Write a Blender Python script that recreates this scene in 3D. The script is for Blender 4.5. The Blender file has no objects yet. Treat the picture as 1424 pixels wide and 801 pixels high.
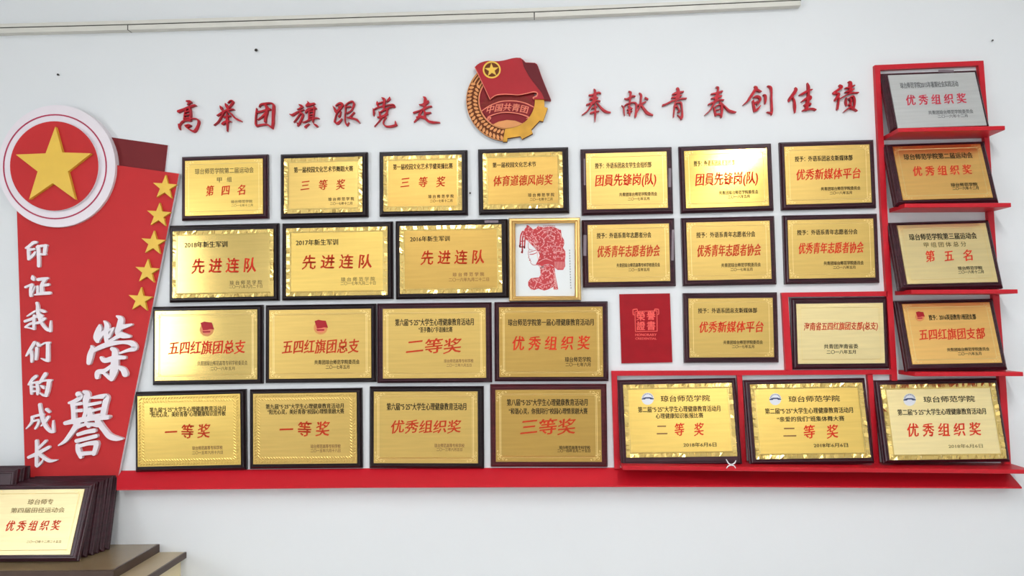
import bpy, bmesh, math, random
from mathutils import Vector, Matrix
random.seed(7)
SC = bpy.context.scene
COL = SC.collection
# ------------------------------------------------------------------ camera
F, CAM_D, EYE = 1000.0, 2.17501, 1.5          # focal length in px of a 1424 px wide frame
RX, RY, RZ = -0.04828835, 0.04484472, -0.02155174
def _rot():
    cx, sx, cy, sy, cz, sz = math.cos(RX), math.sin(RX), math.cos(RY), math.sin(RY), math.cos(RZ), math.sin(RZ)
    X = Matrix(((1, 0, 0), (0, cx, -sx), (0, sx, cx))); Y = Matrix(((cy, 0, sy), (0, 1, 0), (-sy, 0, cy))); Z = Matrix(((cz, -sz, 0), (sz, cz, 0), (0, 0, 1)))
    return Z @ X @ Y
RM = _rot(); RT = RM.transposed()
def bl(v): return Vector((v[0], v[2], -v[1]))  # (right, down, forward) -> blender axes
cam = bpy.data.objects.new('camera', bpy.data.cameras.new('camera')); COL.objects.link(cam)
cam.data.sensor_width = 36; cam.data.lens = F / 1424 * 36; cam.data.clip_start = .02
ax, ay, az = bl(RM[0]), -bl(RM[1]), -bl(RM[2])
M = Matrix((ax, ay, az)).transposed().to_4x4(); M.translation = Vector((0, -CAM_D, EYE)); cam.matrix_world = M
SC.camera = cam
def at(px, py, d=0.0):
    """a point of the photograph -> the world point on the plane y = -d parallel to the wall"""
    r = bl(RT @ Vector(((px - 712) / F, (py - 400.5) / F, 1)))
    t = (CAM_D - d) / r.y
    return Vector((r.x * t, -d, EYE + r.z * t))
# ------------------------------------------------------------------ light
SC.view_settings.view_transform = 'Standard'; SC.view_settings.look = 'None'
SC.view_settings.gamma = 1; SC.view_settings.use_curve_mapping = False
SC.view_settings.exposure = -0.17
w = bpy.data.worlds.new('daylight'); SC.world = w; w.use_nodes = True
w.node_tree.nodes['Background'].inputs[0].default_value = (.85, .93, 1, 1)
w.node_tree.nodes['Background'].inputs[1].default_value = 1.0
def area(name, loc, rot, sx, sy, power, col):
    l = bpy.data.lights.new(name, 'AREA'); l.shape = 'RECTANGLE'; l.size = sx; l.size_y = sy; l.energy = power; l.color = col
    o = bpy.data.objects.new(name, l); COL.objects.link(o); o.location = loc; o.rotation_euler = rot; return o
WIN = (-4.3, -2.4, 1.05, 2.5)                  # window opening in the left wall: y0, y1, z0, z1
area('window_daylight', (-3.34, (WIN[0] + WIN[1]) / 2, (WIN[2] + WIN[3]) / 2), (0, math.radians(-90), 0), WIN[3] - WIN[2], WIN[1] - WIN[0], 66, (.90, .95, 1))
TUBES = [(1.79, -4.4, 2.96), (-.9, -3.3, 2.96), (.6, -1.9, 2.96)]  # second and third tubes are added for fill light
for n_, (x_, y_, z_), p_ in zip('abc', TUBES, (28, 38, 28)):        # each tube shines down; the up-light is added to brighten the ceiling
    area('tube_glow_' + n_, (x_, y_, z_ - .015), (0, 0, 0), .05, 1.1, p_, (.99, .99, 1))
    area('added_uplight_' + n_, (x_, y_, z_ + .015), (math.pi, 0, 0), .08, 1.1, p_ * .6, (.99, .99, 1))
# ------------------------------------------------------------------ materials
def srgb(r, g, b):
    f = lambda c: (c / 255 / 12.92) if c / 255 <= .04045 else ((c / 255 + .055) / 1.055) ** 2.4
    return (f(r), f(g), f(b), 1)
def mat(name, col, rough=.6, metal=0.0, var=.0, scale=20, stretch=(1, 1, 1), bump=0.0, bscale=200, coat=0.0, spec=.5, aniso=0):
    m = bpy.data.materials.new(name); m.use_nodes = True; nt = m.node_tree; b = nt.nodes['Principled BSDF']
    b.inputs['Roughness'].default_value = rough; b.inputs['Metallic'].default_value = metal
    b.inputs['Coat Weight'].default_value = coat; b.inputs['Coat Roughness'].default_value = .15
    b.inputs['Specular IOR Level'].default_value = spec
    tc = nt.nodes.new('ShaderNodeTexCoord'); mp = nt.nodes.new('ShaderNodeMapping'); mp.inputs['Scale'].default_value = stretch
    nt.links.new(tc.outputs['Object'], mp.inputs['Vector'])
    n = nt.nodes.new('ShaderNodeTexNoise'); n.inputs['Scale'].default_value = scale; n.inputs['Detail'].default_value = 4
    nt.links.new(mp.outputs[0], n.inputs['Vector'])
    r = nt.nodes.new('ShaderNodeValToRGB'); r.color_ramp.elements[0].position = .3; r.color_ramp.elements[1].position = .7
    r.color_ramp.elements[0].color = (col[0] * (1 - var), col[1] * (1 - var), col[2] * (1 - var), 1)
    r.color_ramp.elements[1].color = (min(1, col[0] * (1 + var)), min(1, col[1] * (1 + var)), min(1, col[2] * (1 + var)), 1)
    nt.links.new(n.outputs['Fac'], r.inputs[0]); nt.links.new(r.outputs[0], b.inputs['Base Color'])
    if bump:
        n2 = nt.nodes.new('ShaderNodeTexNoise'); n2.inputs['Scale'].default_value = bscale; n2.inputs['Detail'].default_value = 3
        nt.links.new(mp.outputs[0], n2.inputs['Vector'])
        bp = nt.nodes.new('ShaderNodeBump'); bp.inputs['Strength'].default_value = bump; bp.inputs['Distance'].default_value = .001
        nt.links.new(n2.outputs['Fac'], bp.inputs['Height']); nt.links.new(bp.outputs[0], b.inputs['Normal'])
    return m
WALL = mat('white_wall_paint', srgb(224, 227, 229), .7, var=.012, scale=1.5, bump=.15, bscale=60)
CEIL = mat('ceiling_paint', srgb(240, 240, 238), .8, var=.01)
FLOOR = mat('floor_tile', srgb(188, 184, 178), .35, var=.05, scale=4)
PLAST = mat('white_plastic', srgb(214, 212, 203), .45, var=.02)
GAP = mat('dark_gap', srgb(70, 66, 60), .8)
RED = mat('banner_red', srgb(190, 42, 44), .6, var=.03, scale=8, spec=.25)
DRED = mat('banner_dark_red', srgb(112, 30, 34), .6, var=.04, scale=10, spec=.25)
SHELF = mat('glossy_red_board', srgb(190, 20, 36), .4, var=.06, scale=7, stretch=(.4, 1, 4), spec=.35)
LETR = mat('red_acrylic', srgb(172, 12, 30), .45, var=.05, spec=.3)
FOAM = mat('white_foam_board', srgb(232, 224, 230), .55, var=.02)
PINK = mat('crimson_line', srgb(170, 25, 70), .5)
STARM = mat('star_gold_yellow', srgb(228, 186, 66), .5, var=.03)
WOOD = mat('dark_maroon_lacquer', srgb(54, 22, 31), .32, var=.35, scale=14, stretch=(1, 1, 9), coat=.12, spec=.3)
WOODB = mat('black_lacquer', srgb(28, 15, 18), .32, var=.3, scale=14, stretch=(1, 1, 9), coat=.12, spec=.3)
WOODM = mat('wine_lacquer', srgb(76, 24, 30), .32, var=.3, scale=14, stretch=(1, 1, 9), coat=.12, spec=.3)
def brass(n, c, rough=.3, bump=.07): return mat(n, srgb(*c), rough, 1.0, var=.05, scale=9, stretch=(1, 1, 14), bump=bump, bscale=300)
BR = {'y': brass('yellow_brass', (232, 196, 108), .28), 'g': brass('satin_brass', (214, 180, 104), .34), 'd': brass('dull_brass', (194, 158, 86), .36), 'l': brass('clear_brass', (236, 202, 122), .13, .02),
      'h': brass('glossy_brass', (226, 192, 104), .11, .015), 'c': brass('cream_brass', (226, 208, 160), .42),
      'o': brass('orange_brass', (250, 200, 120), .30), 'p': brass('pale_brass', (250, 228, 168), .30), 's': brass('brushed_silver', (226, 228, 228), .38)}
FACET = brass('polished_brass_bevel', (228, 196, 118), .16); CURL = brass('brass_scroll_relief', (252, 226, 158), .42)
INK = {'k': mat('black_print', srgb(38, 30, 14), .6, spec=.2), 'r': mat('red_print', srgb(190, 54, 22), .6, spec=.2, var=.12, scale=120), 'e': mat('olive_print', srgb(112, 92, 36), .5),
       'c': mat('crimson_print', srgb(190, 30, 60), .5), 'n': mat('brown_print', srgb(120, 74, 30), .5), 'a': mat('grey_print', srgb(96, 98, 100), .5),
       't': mat('bright_red_print', srgb(206, 50, 24), .6, spec=.2, var=.1, scale=120)}
GFRAME = mat('gilt_frame', srgb(210, 176, 112), .33, .85, var=.1, scale=10)
PAPER = mat('white_paper', srgb(224, 228, 229), .7, var=.01)
PCRED = mat('papercut_red', srgb(186, 52, 58), .7, var=.1, scale=40)
PCPINK = mat('papercut_pink', srgb(232, 178, 176), .7)
CERT = mat('red_leatherette', srgb(150, 4, 20), .55, var=.08, spec=.25, scale=30, bump=.2, bscale=500)
CERTP = mat('coral_foil', srgb(232, 84, 76), .4)
EG = mat('emblem_gold', srgb(206, 152, 46), .45, var=.14, scale=25, spec=.3)
EO = mat('emblem_orange', srgb(212, 140, 74), .4, var=.06)
EB = mat('emblem_brown', srgb(104, 50, 18), .6, spec=.25)
ER = mat('emblem_red', srgb(164, 20, 32), .45, var=.05, spec=.3)
ER2 = mat('emblem_deep_red', srgb(128, 18, 26), .5, var=.08, spec=.25)
ER3 = mat('emblem_fold_red', srgb(96, 10, 22), .5, spec=.25)
EP = mat('emblem_salmon', srgb(226, 120, 92), .45)
TAPE = mat('clear_tape', srgb(120, 104, 112), .2, coat=.6)
NAVY = mat('navy_print', srgb(40, 54, 96), .5)
BADGE = mat('badge_white', srgb(214, 216, 222), .5)
METAL = mat('nail_metal', srgb(60, 56, 52), .4, .7)
CTOP = mat('cabinet_top_laminate', srgb(176, 160, 128), .35, var=.05, scale=12)
CEDGE = mat('dark_brown_edging', srgb(74, 56, 46), .4, var=.12)
CSIDE = mat('cream_panel', srgb(226, 212, 172), .5, var=.02)
CTAN = mat('tan_front_piece', srgb(196, 164, 108), .45, var=.05)
BTOP = mat('olive_brown_board', srgb(136, 118, 88), .25, var=.08, scale=8, coat=.3)
WHITEP = mat('white_cord', srgb(225, 222, 224), .5)
# ------------------------------------------------------------------ helpers
def obj(name, verts, faces, m, parent=None, smooth=False, midx=None):
    me = bpy.data.meshes.new(name); me.from_pydata([tuple(v) for v in verts], [], faces)
    ms = m if isinstance(m, (list, tuple)) else [m]
    for q in ms: me.materials.append(q)
    if midx: me.polygons.foreach_set('material_index', midx)
    if smooth: me.polygons.foreach_set('use_smooth', [True] * len(me.polygons))
    me.update()
    o = bpy.data.objects.new(name, me); COL.objects.link(o); o.parent = parent
    return o
def tag(o, label=None, cat=None, group=None, kind=None):
    if label: o['label'] = label
    if cat: o['category'] = cat
    if group: o['group'] = group
    if kind: o['kind'] = kind
    return o
def empty(name, loc=(0, 0, 0), rot=None):
    o = bpy.data.objects.new(name, None); COL.objects.link(o); o.location = loc; o.empty_display_size = .05
    if rot is not None: o.rotation_euler = rot
    return o
class MB:
    def __init__(s): s.v = []; s.f = []; s.i = []
    def add(s, v, f, mi=0):
        n = len(s.v); s.v += [tuple(q) for q in v]; s.f += [tuple(n + k for k in q) for q in f]; s.i += [mi] * len(f)
    def box(s, x0, x1, y0, y1, z0, z1, mi=0):
        s.add([(x0, y0, z0), (x1, y0, z0), (x1, y1, z0), (x0, y1, z0), (x0, y0, z1), (x1, y0, z1), (x1, y1, z1), (x0, y1, z1)],
              [(0, 3, 2, 1), (4, 5, 6, 7), (0, 1, 5, 4), (1, 2, 6, 5), (2, 3, 7, 6), (3, 0, 4, 7)], mi)
    def prism(s, front, back, mi=0, mside=None):
        """front/back: matching loops, counter-clockwise seen from the front (-y)"""
        n = len(front); s.add(list(front), [tuple(range(n))], mi)
        s.add(list(back), [tuple(reversed(range(n)))], mi)
        s.add(list(front) + list(back), [(k, n + k, n + (k + 1) % n, (k + 1) % n) for k in range(n)], mi if mside is None else mside)
    def build(s, name, m, parent=None, smooth=False):
        return obj(name, s.v, s.f, m, parent, smooth, s.i if isinstance(m, (list, tuple)) else None)
def area2(p): return sum(p[k][0] * p[(k + 1) % len(p)][1] - p[(k + 1) % len(p)][0] * p[k][1] for k in range(len(p)))
def tess(front):
    from mathutils.geometry import tessellate_polygon
    return tessellate_polygon([[Vector((p[0], p[2], 0)) for p in front]])
def slab(mb, pts, d0, d1, mi=0, mside=None):
    """a flat plate cut to an outline, its back at depth d0 and its front at depth d1 from the wall"""
    fr = [at(x, y, d1) for x, y in pts]
    if area2([(p.x, p.z) for p in fr]) < 0: fr.reverse()
    bk = [Vector((p.x, -d0, p.z)) for p in fr]; n = len(fr)
    mb.add(fr, [tuple(t) if (fr[t[1]] - fr[t[0]]).cross(fr[t[2]] - fr[t[0]]).y < 0 else (t[0], t[2], t[1]) for t in tess(fr)], mi)
    mb.add(list(fr) + bk, [(k, n + k, n + (k + 1) % n, (k + 1) % n) for k in range(n)], mi if mside is None else mside)
def crv(pts, seg=6):
    """catmull-rom through (x, y, w)"""
    if len(pts) < 3 and len(pts) > 1:
        a, b = pts; return [tuple(a[i] + (b[i] - a[i]) * t / seg for i in range(3)) for t in range(seg + 1)]
    P = [pts[0]] + list(pts) + [pts[-1]]; out = []
    for k in range(1, len(P) - 2):
        p0, p1, p2, p3 = P[k - 1:k + 3]
        for s in range(seg):
            t = s / seg
            out.append(tuple(.5 * (2 * p1[i] + (p2[i] - p0[i]) * t + (2 * p0[i] - 5 * p1[i] + 4 * p2[i] - p3[i]) * t * t + (3 * p1[i] - p0[i] - 3 * p2[i] + p3[i]) * t ** 3) for i in range(3)))
    out.append(tuple(pts[-1])); return out
def ribbon(pts, seg=5):
    """outline of a brush stroke: list of left/right 2-D pairs with rounded ends"""
    c = crv(pts, seg); n = len(c); tg = []
    for k in range(n):
        a, b = c[max(0, k - 1)], c[min(n - 1, k + 1)]
        dx, dy = b[0] - a[0], b[1] - a[1]; l = math.hypot(dx, dy) or 1; tg.append((dx / l, dy / l))
    rows = []
    def row(x, y, w, t): rows.append(((x - t[1] * w / 2, y + t[0] * w / 2), (x + t[1] * w / 2, y - t[0] * w / 2)))
    x, y, w = c[0]; t = tg[0]
    for s, ww in ((.42, .35), (.28, .75)): row(x - t[0] * w * s, y - t[1] * w * s, w * ww, t)
    for k in range(n): row(c[k][0], c[k][1], max(c[k][2], 1e-6), tg[k])
    x, y, w = c[-1]; t = tg[-1]
    for s, ww in ((.28, .75), (.42, .35)): row(x + t[0] * w * s, y + t[1] * w * s, w * ww, t)
    return rows
def stroke_mesh(mb, rows, P, thick, mi=0, mside=None):
    """P maps 2-D to a world/local point on the front plane (facing -y)"""
    L = [P(*r[0]) for r in rows]; R = [P(*r[1]) for r in rows]; n = len(rows)
    v = L + R + [p + Vector((0, thick, 0)) for p in L] + [p + Vector((0, thick, 0)) for p in R]
    f, g = [], []
    for k in range(n - 1):
        f.append((k, k + 1, n + k + 1, n + k)); g += [(k, 2 * n + k, 2 * n + k + 1, k + 1), (n + k, n + k + 1, 3 * n + k + 1, 3 * n + k)]
    g += [(0, n, 3 * n, 2 * n), (n - 1, 3 * n - 1, 4 * n - 1, 2 * n - 1)]
    q = (v[1] - v[0]).cross(v[n] - v[0])
    fl = q.y > 0
    mb.add(v, [t[::-1] if fl else t for t in f], mi); mb.add(v, [t[::-1] if fl else t for t in g], mi if mside is None else mside)
def parse(s): return [[tuple(float(c) for c in q.split(',')) for q in st.split()] for st in s.split(';') if st.strip()]
def brush(name, crop, spec, m, parent, d0, d1, mside=None):
    x0, y0, sc = crop; mb = MB()
    for k, st in enumerate(parse(spec)):
        dd = d1 + k * .00004
        stroke_mesh(mb, ribbon(st), lambda x, y: at(x0 + x / sc, y0 + y / sc, dd), dd - d0, 0, None if mside is None else 1)
    return mb.build(name, m if mside is None else [m, mside], parent)
_tc = {}
def glyphs(s, off):
    if (s, off) not in _tc:
        c = bpy.data.curves.new('lettering', 'FONT'); c.body = s; c.resolution_u = 2; c.offset = off
        o = bpy.data.objects.new('lettering', c); COL.objects.link(o); bpy.context.view_layer.update()
        me = bpy.data.meshes.new_from_object(o); bpy.data.objects.remove(o); bpy.data.curves.remove(c)
        v = [(q.co.x, q.co.y) for q in me.vertices]; f = [tuple(p.vertices) for p in me.polygons]
        bpy.data.meshes.remove(me)
        x0 = min(p[0] for p in v); x1 = max(p[0] for p in v)
        one = len(s.replace(' ', '').replace('　', '')) and all(ch in '一二三 　' for ch in s)
        y0, y1 = (-.08, .86) if True else (0, 1)
        _tc[(s, off)] = ([((a - x0) / (x1 - x0), (b - y0) / (y1 - y0)) for a, b in v], f)
    return _tc[(s, off)]
def text_into(mb, s, P, x0, x1, yc, h, off=.012, slant=0.0, rise=0.0):
    if off > 0:                                                    # a broad nib: uprights heavier than bars
        n = 3 if off > .011 else 2
        for k in range(n):
            t = (k - (n - 1) / 2) * 2 / (n - 1) * off * h
            text_into(mb, s, lambda x, y, k=k, t=t: P(x + t, y - t * .45) + Vector((0, -.00003 * k, 0)), x0 + off * h, x1 - off * h, yc, h, -1, slant, rise)
        return
    """lettering stretched to the box; P(x, y) with y downwards gives the point"""
    v, f = glyphs(s, .004); w = x1 - x0; pit = w / len(s)
    pts = [P(x0 + a * w + slant * (b - .5) * h, yc + h / 2 - b * h - rise * ((a * w * .9999) % pit - pit / 2)) for a, b in v]
    ff = []
    for t in f:
        n = (pts[t[1]] - pts[t[0]]).cross(pts[t[2]] - pts[t[0]]); ff.append(t if n.y <= 0 else t[::-1])
    mb.add(pts, ff)
# ------------------------------------------------------------------ the room
def struct(o): o['kind'] = 'structure'; return o
XL, XR, YB, ZC = -3.3, 3.4, -5.2, 3.1
mb = MB(); mb.box(XL, XR, 0, .12, 0, ZC); struct(mb.build('wall_back', WALL))
mb = MB(); mb.box(XL - .2, XR + .2, YB - .2, .12, -.1, 0); struct(mb.build('floor', FLOOR))
mb = MB(); mb.box(XL - .2, XR + .2, YB - .2, .12, ZC, ZC + .1); struct(mb.build('ceiling', CEIL))
mb = MB(); mb.box(XR, XR + .12, YB, .12, 0, ZC); struct(mb.build('wall_right', WALL))
mb = MB(); mb.box(XL - .12, XR + .12, YB - .12, YB, 0, ZC); struct(mb.build('wall_front', WALL))
mb = MB(); y0, y1, z0, z1 = WIN
mb.box(XL - .12, XL, YB, y0, 0, ZC); mb.box(XL - .12, XL, y1, .12, 0, ZC); mb.box(XL - .12, XL, y0, y1, 0, z0); mb.box(XL - .12, XL, y0, y1, z1, ZC)
struct(mb.build('wall_left', WALL))
mb = MB()
for a, b, c, d in ((y0, y1, z0, z0 + .05), (y0, y1, z1 - .05, z1), (y0, y0 + .05, z0, z1), (y1 - .05, y1, z0, z1), ((y0 + y1) / 2 - .02, (y0 + y1) / 2 + .02, z0, z1)):
    mb.box(XL - .03, XL + .01, a, b, c, d)
struct(mb.build('window_1', PLAST))
for x, y, z in TUBES:                                              # the far tube gives the plaque glare, the other two are added fill
    t = empty('tube_lamp', (x, y, z)); tag(t, {1.79: 'ceiling tube lamp furthest from the display wall', -.9: 'added fill tube lamp nearest the window', .6: 'added fill tube lamp nearest the display wall'}[x], 'lamp', 'ceiling tube lamps')
    mb = MB(); mb.box(-.03, .03, -.6, .6, -.01, .01); mb.build('lamp_housing', PLAST, t)
    for q in (-.5, .5):
        mb = MB(); mb.box(-.004, .004, q - .004, q + .004, .01, ZC - z); mb.build('hanger', METAL, t)
# cable trunking along the top of the wall
tr = empty('cable_trunking', at(0, 40)); tag(tr, 'white plastic cable trunking running along the top of the wall', 'trunking')
inv = Matrix.Translation(-tr.location)
pts = [(-160, 43), (177.5, 34.5), (743, 17), (1114, .3)]
lid, bas, gap = MB(), MB(), MB()
for k in range(3):
    (xa, ya), (xb, yb) = pts[k], pts[k + 1]
    l = MB(); slab(l, [(xa + (.5 if k else 0), ya + .5), (xb - .5, yb + .5), (xb - .5, yb + 7), (xa + (.5 if k else 0), ya + 7)], 0, .022); o = l.build('trunking_lid', PLAST, tr); o.matrix_parent_inverse = inv
    slab(bas, [(xa, ya - 6), (xb, yb - 6 + (1 if k == 2 else 0)), (xb, yb - 1), (xa, ya - 1)], 0, .018)
    slab(gap, [(xa, ya - 1.4), (xb, yb - 1.2), (xb, yb + 1), (xa, ya + 1)], 0, .017)
slab(gap, [(742.3, 16.5), (743.7, 16.5), (743.7, 23.5), (742.3, 23.5)], 0, .0225); slab(gap, [(177, 34.5), (178.2, 34.5), (178.2, 41.5), (177, 41.5)], 0, .0225)
o = bas.build('trunking_base', PLAST, tr); o.matrix_parent_inverse = inv; o = gap.build('seam', GAP, tr); o.matrix_parent_inverse = inv
# small nails
def nail(x, y, r, lab):
    p = at(x, y); mb = MB(); n = 8
    fr = [Vector((p.x + r * math.cos(a), -.006, p.z + r * math.sin(a))) for a in [k * math.tau / n for k in range(n)]]
    mb.prism(fr, [Vector((p.x + (q.x - p.x) * .5, 0, p.z + (q.z - p.z) * .5)) for q in fr])
    tag(mb.build('nail', METAL), lab, 'nail')
nail(357, 70.5, .005, 'small bent nail in the bare wall above the left red slogan'); nail(82, 104.5, .0035, 'tiny dark nail in the wall above the round star sign')
nail(654, 269, .003, 'tiny nail in the gap beside the third plaque of the top row'); nail(1379, 57, .0025, 'tiny nail high on the wall above the red shelf unit')
# ------------------------------------------------------------------ the honour banner on the left
bn = empty('honour_banner', at(95, 665)); tag(bn, 'tapering red honour banner with round star sign and white brush characters', 'banner')
inv = Matrix.Translation(-bn.location)
def bpart(o): o.matrix_parent_inverse = inv; return o
mb = MB(); slab(mb, [(120, 186), (233.5, 202), (228.5, 245), (120, 240)], 0, .006, 0, 1); bpart(mb.build('dark_red_panel', [DRED, FOAM], bn))
mb = MB(); slab(mb, [(21, 218), (150, 228), (249, 241.5), (164, 664), (35, 664)], .006, .016, 0, 1); bpart(mb.build('red_panel', [RED, FOAM], bn))
def ell(cx, cy, rx, ry, n=72, a0=0): return [(cx + rx * math.cos(a0 + k * math.tau / n), cy + ry * math.sin(a0 + k * math.tau / n)) for k in range(n)]
def ringmb(mb, cx, cy, rx, ry, w_, d0, d1, n=72, mi=0):
    o = [at(x, y, d1) for x, y in ell(cx, cy, rx, ry, n)]; i = [at(x, y, d1) for x, y in ell(cx, cy, rx - w_, ry - w_, n)]
    ob = [Vector((p.x, -d0, p.z)) for p in o]; ib = [Vector((p.x, -d0, p.z)) for p in i]
    f = []
    for k in range(n):
        j = (k + 1) % n; f += [(k, n + k, n + j, j), (k, j, 2 * n + j, 2 * n + k), (n + k, 3 * n + k, 3 * n + j, n + j)]
    mb.add(o + i + ob + ib, f, mi)
mb = MB(); slab(mb, ell(79, 231, 81.5, 85), .0, .026); disc = bpart(mb.build('round_sign', FOAM, bn))
mb = MB(); ringmb(mb, 76.3, 231.8, 72.3, 73.2, 1.9, .026, .0268); o = mb.build('ring_line', PINK, disc)
mb = MB(); slab(mb, ell(75.4, 230.8, 61.5, 62.2), .026, .036, 0, 1); o = mb.build('red_disc', [RED, FOAM], disc)
def star_slab(mb, pts, d0, d1):
    slab(mb, pts, d0, d1)
mb = MB(); sp = [(228, 137), (257, 243), (375, 247), (280, 322), (310, 437), (217, 370), (120, 437), (155, 322), (65, 252), (188, 247)]
slab(mb, [(x / 2.968, 130 + y / 2.968) for x, y in sp], .036, .047); o = mb.build('large_star', STARM, disc)
for cx, cy in ((229, 260.7), (220.7, 299.3), (213, 338), (204.5, 377.6), (195, 416.8)):
    mb = MB(); p = []
    for k in range(10):
        a = math.radians(-86 + 36 * k); r = 17.6 if k % 2 == 0 else 6.9; p.append((cx + r * math.cos(a), cy + r * math.sin(a)))
    slab(mb, p, .016, .025); bpart(mb.build('star', STARM, bn))
BAN = [
 ((28, 330, 16.02), "355,110,60 290,120,70 200,190,60 120,240,40;180,220,70 180,330,70 185,490,60;200,280,55 310,260,50;190,470,70 270,410,60 330,330,50;395,200,70 405,350,80 410,500,75 410,640,75;370,220,60 470,190,55 590,180,50;560,180,70 545,280,80 530,380,60;430,375,50 500,380,45 560,375,50"),
 ((28, 380, 16.02), "265,50,25 280,110,95 300,150,50;110,310,50 180,280,50 260,250,60;260,260,60 230,370,70 235,500,70;240,490,30 330,290,25;390,140,70 500,125,70 610,110,50;560,130,60 480,260,80 480,420,90;500,270,60 630,250,60;385,290,50 385,440,60;320,480,30 480,450,70 660,440,70"),
 ((28, 425, 16.02), "330,120,40 240,180,45 150,235,25;365,-60,60 385,10,70 390,130,80 430,280,80 480,400,70 580,520,70 660,550,70;665,570,60 670,450,55 675,340,25;100,350,60 240,300,60 380,240,60 540,290,10;110,480,45 230,400,50 400,380,60 540,290,60;310,220,60 300,330,70 300,520,55;120,480,40 210,500,30 310,525,45;460,100,60 520,130,65 570,140,25;440,200,50 490,230,50"),
 ((28, 470, 17.8), "350,110,80 290,210,80 220,330,80 140,445,35;270,330,70 285,450,80 280,590,60;420,120,50 440,170,85 490,195,50;405,250,75 400,390,75 385,530,60;520,170,40 610,125,45 720,120,60;680,130,90 680,300,90 680,460,95 680,550,90;700,570,60 620,550,60 510,505,20"),
 ((28, 515, 16.02), "350,130,70 270,200,70 180,320,40;240,280,70 245,400,70 250,520,60;270,280,45 390,260,50;370,270,70 385,400,75 385,530,60;270,370,35 360,370,30;260,470,45 370,460,40;560,80,85 500,170,75 430,280,55;470,240,50 570,225,50 690,225,50;640,240,90 620,380,90 590,500,90 570,570,60;590,570,50 500,550,50 430,505,20;450,340,30 510,380,70 530,410,30"),
 ((28, 560, 8.01), "215,20,35 225,80,40 245,170,45 280,260,42 330,315,38 370,325,30;370,325,30 365,260,30 365,200,14;290,75,35 325,105,25;125,160,25 200,140,28 260,130,20;130,160,32 125,220,30 65,290,12;150,205,20 205,195,26 190,250,26 165,290,22;310,160,35 270,220,28 230,260,14"),
 ((28, 560, 8.01), "285,425,30 230,480,28 190,520,20;180,425,35 185,520,42 180,620,38 180,700,38;90,610,32 180,570,40 320,495,35;210,570,40 270,620,38 330,650,35 410,640,12;185,710,30 230,670,25 260,620,10"),
 ((110, 430, 7.28), "205,160,20 200,200,55 170,280,55 185,325,40;185,320,30 240,240,40 330,200,20;250,120,15 280,165,50 270,250,50 280,340,40;380,70,20 420,100,55 405,180,60 390,240,55 440,265,60 510,275,30;430,180,50 530,155,22;400,270,40 330,310,30 280,340,20;345,190,20 300,280,28;120,370,15 130,400,45 110,470,60 95,545,45;130,430,30 200,390,45 310,350,50 440,335,35 530,345,55 560,395,55 480,420,30 410,445,20;330,400,40 360,430,60 360,530,75 350,620,80 325,710,45;220,490,30 260,520,50 370,490,50 460,490,35;340,560,30 260,620,40 190,640,55 180,690,45;240,640,30 310,700,40;380,580,25 440,610,55 465,660,60"),
 ((75, 535, 7.28), "240,95,55 270,120,45 220,160,40 150,185,25;190,190,55 195,270,45 200,380,50;210,200,30 275,190,35;215,265,30 280,260,35;300,70,30 335,95,60 320,170,60 320,260,40 300,340,40;330,120,40 380,135,18;400,130,30 470,120,45 530,125,55 515,200,55 495,300,55;340,205,36 470,180,28;390,262,28 480,240,25;360,250,45 370,310,45;370,320,25 460,300,20;350,270,25 345,330,20;110,390,40 200,370,50 350,345,50 540,330,45 565,330,20;240,390,60 180,480,48 110,570,35 45,615,15;440,370,60 500,450,55 560,520,60 630,545,50 690,548,20;230,430,40 330,400,30 440,410,45;320,380,30 350,420,40;240,505,35 320,480,40 405,465,45;225,570,40 330,545,40 425,520,40;235,610,35 245,670,50 270,735,35;260,620,35 350,595,40 430,590,50;430,600,50 415,660,45 400,700,45;280,700,40 400,690,35")]
for k, (cr, sp) in enumerate(BAN):
    o = bpart(brush('large_character' if k > 6 else 'character', cr, sp, FOAM, bn, .016, .026 if k > 6 else .023))
    if k > 6: o['label'] = 'large white brush character'
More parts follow.
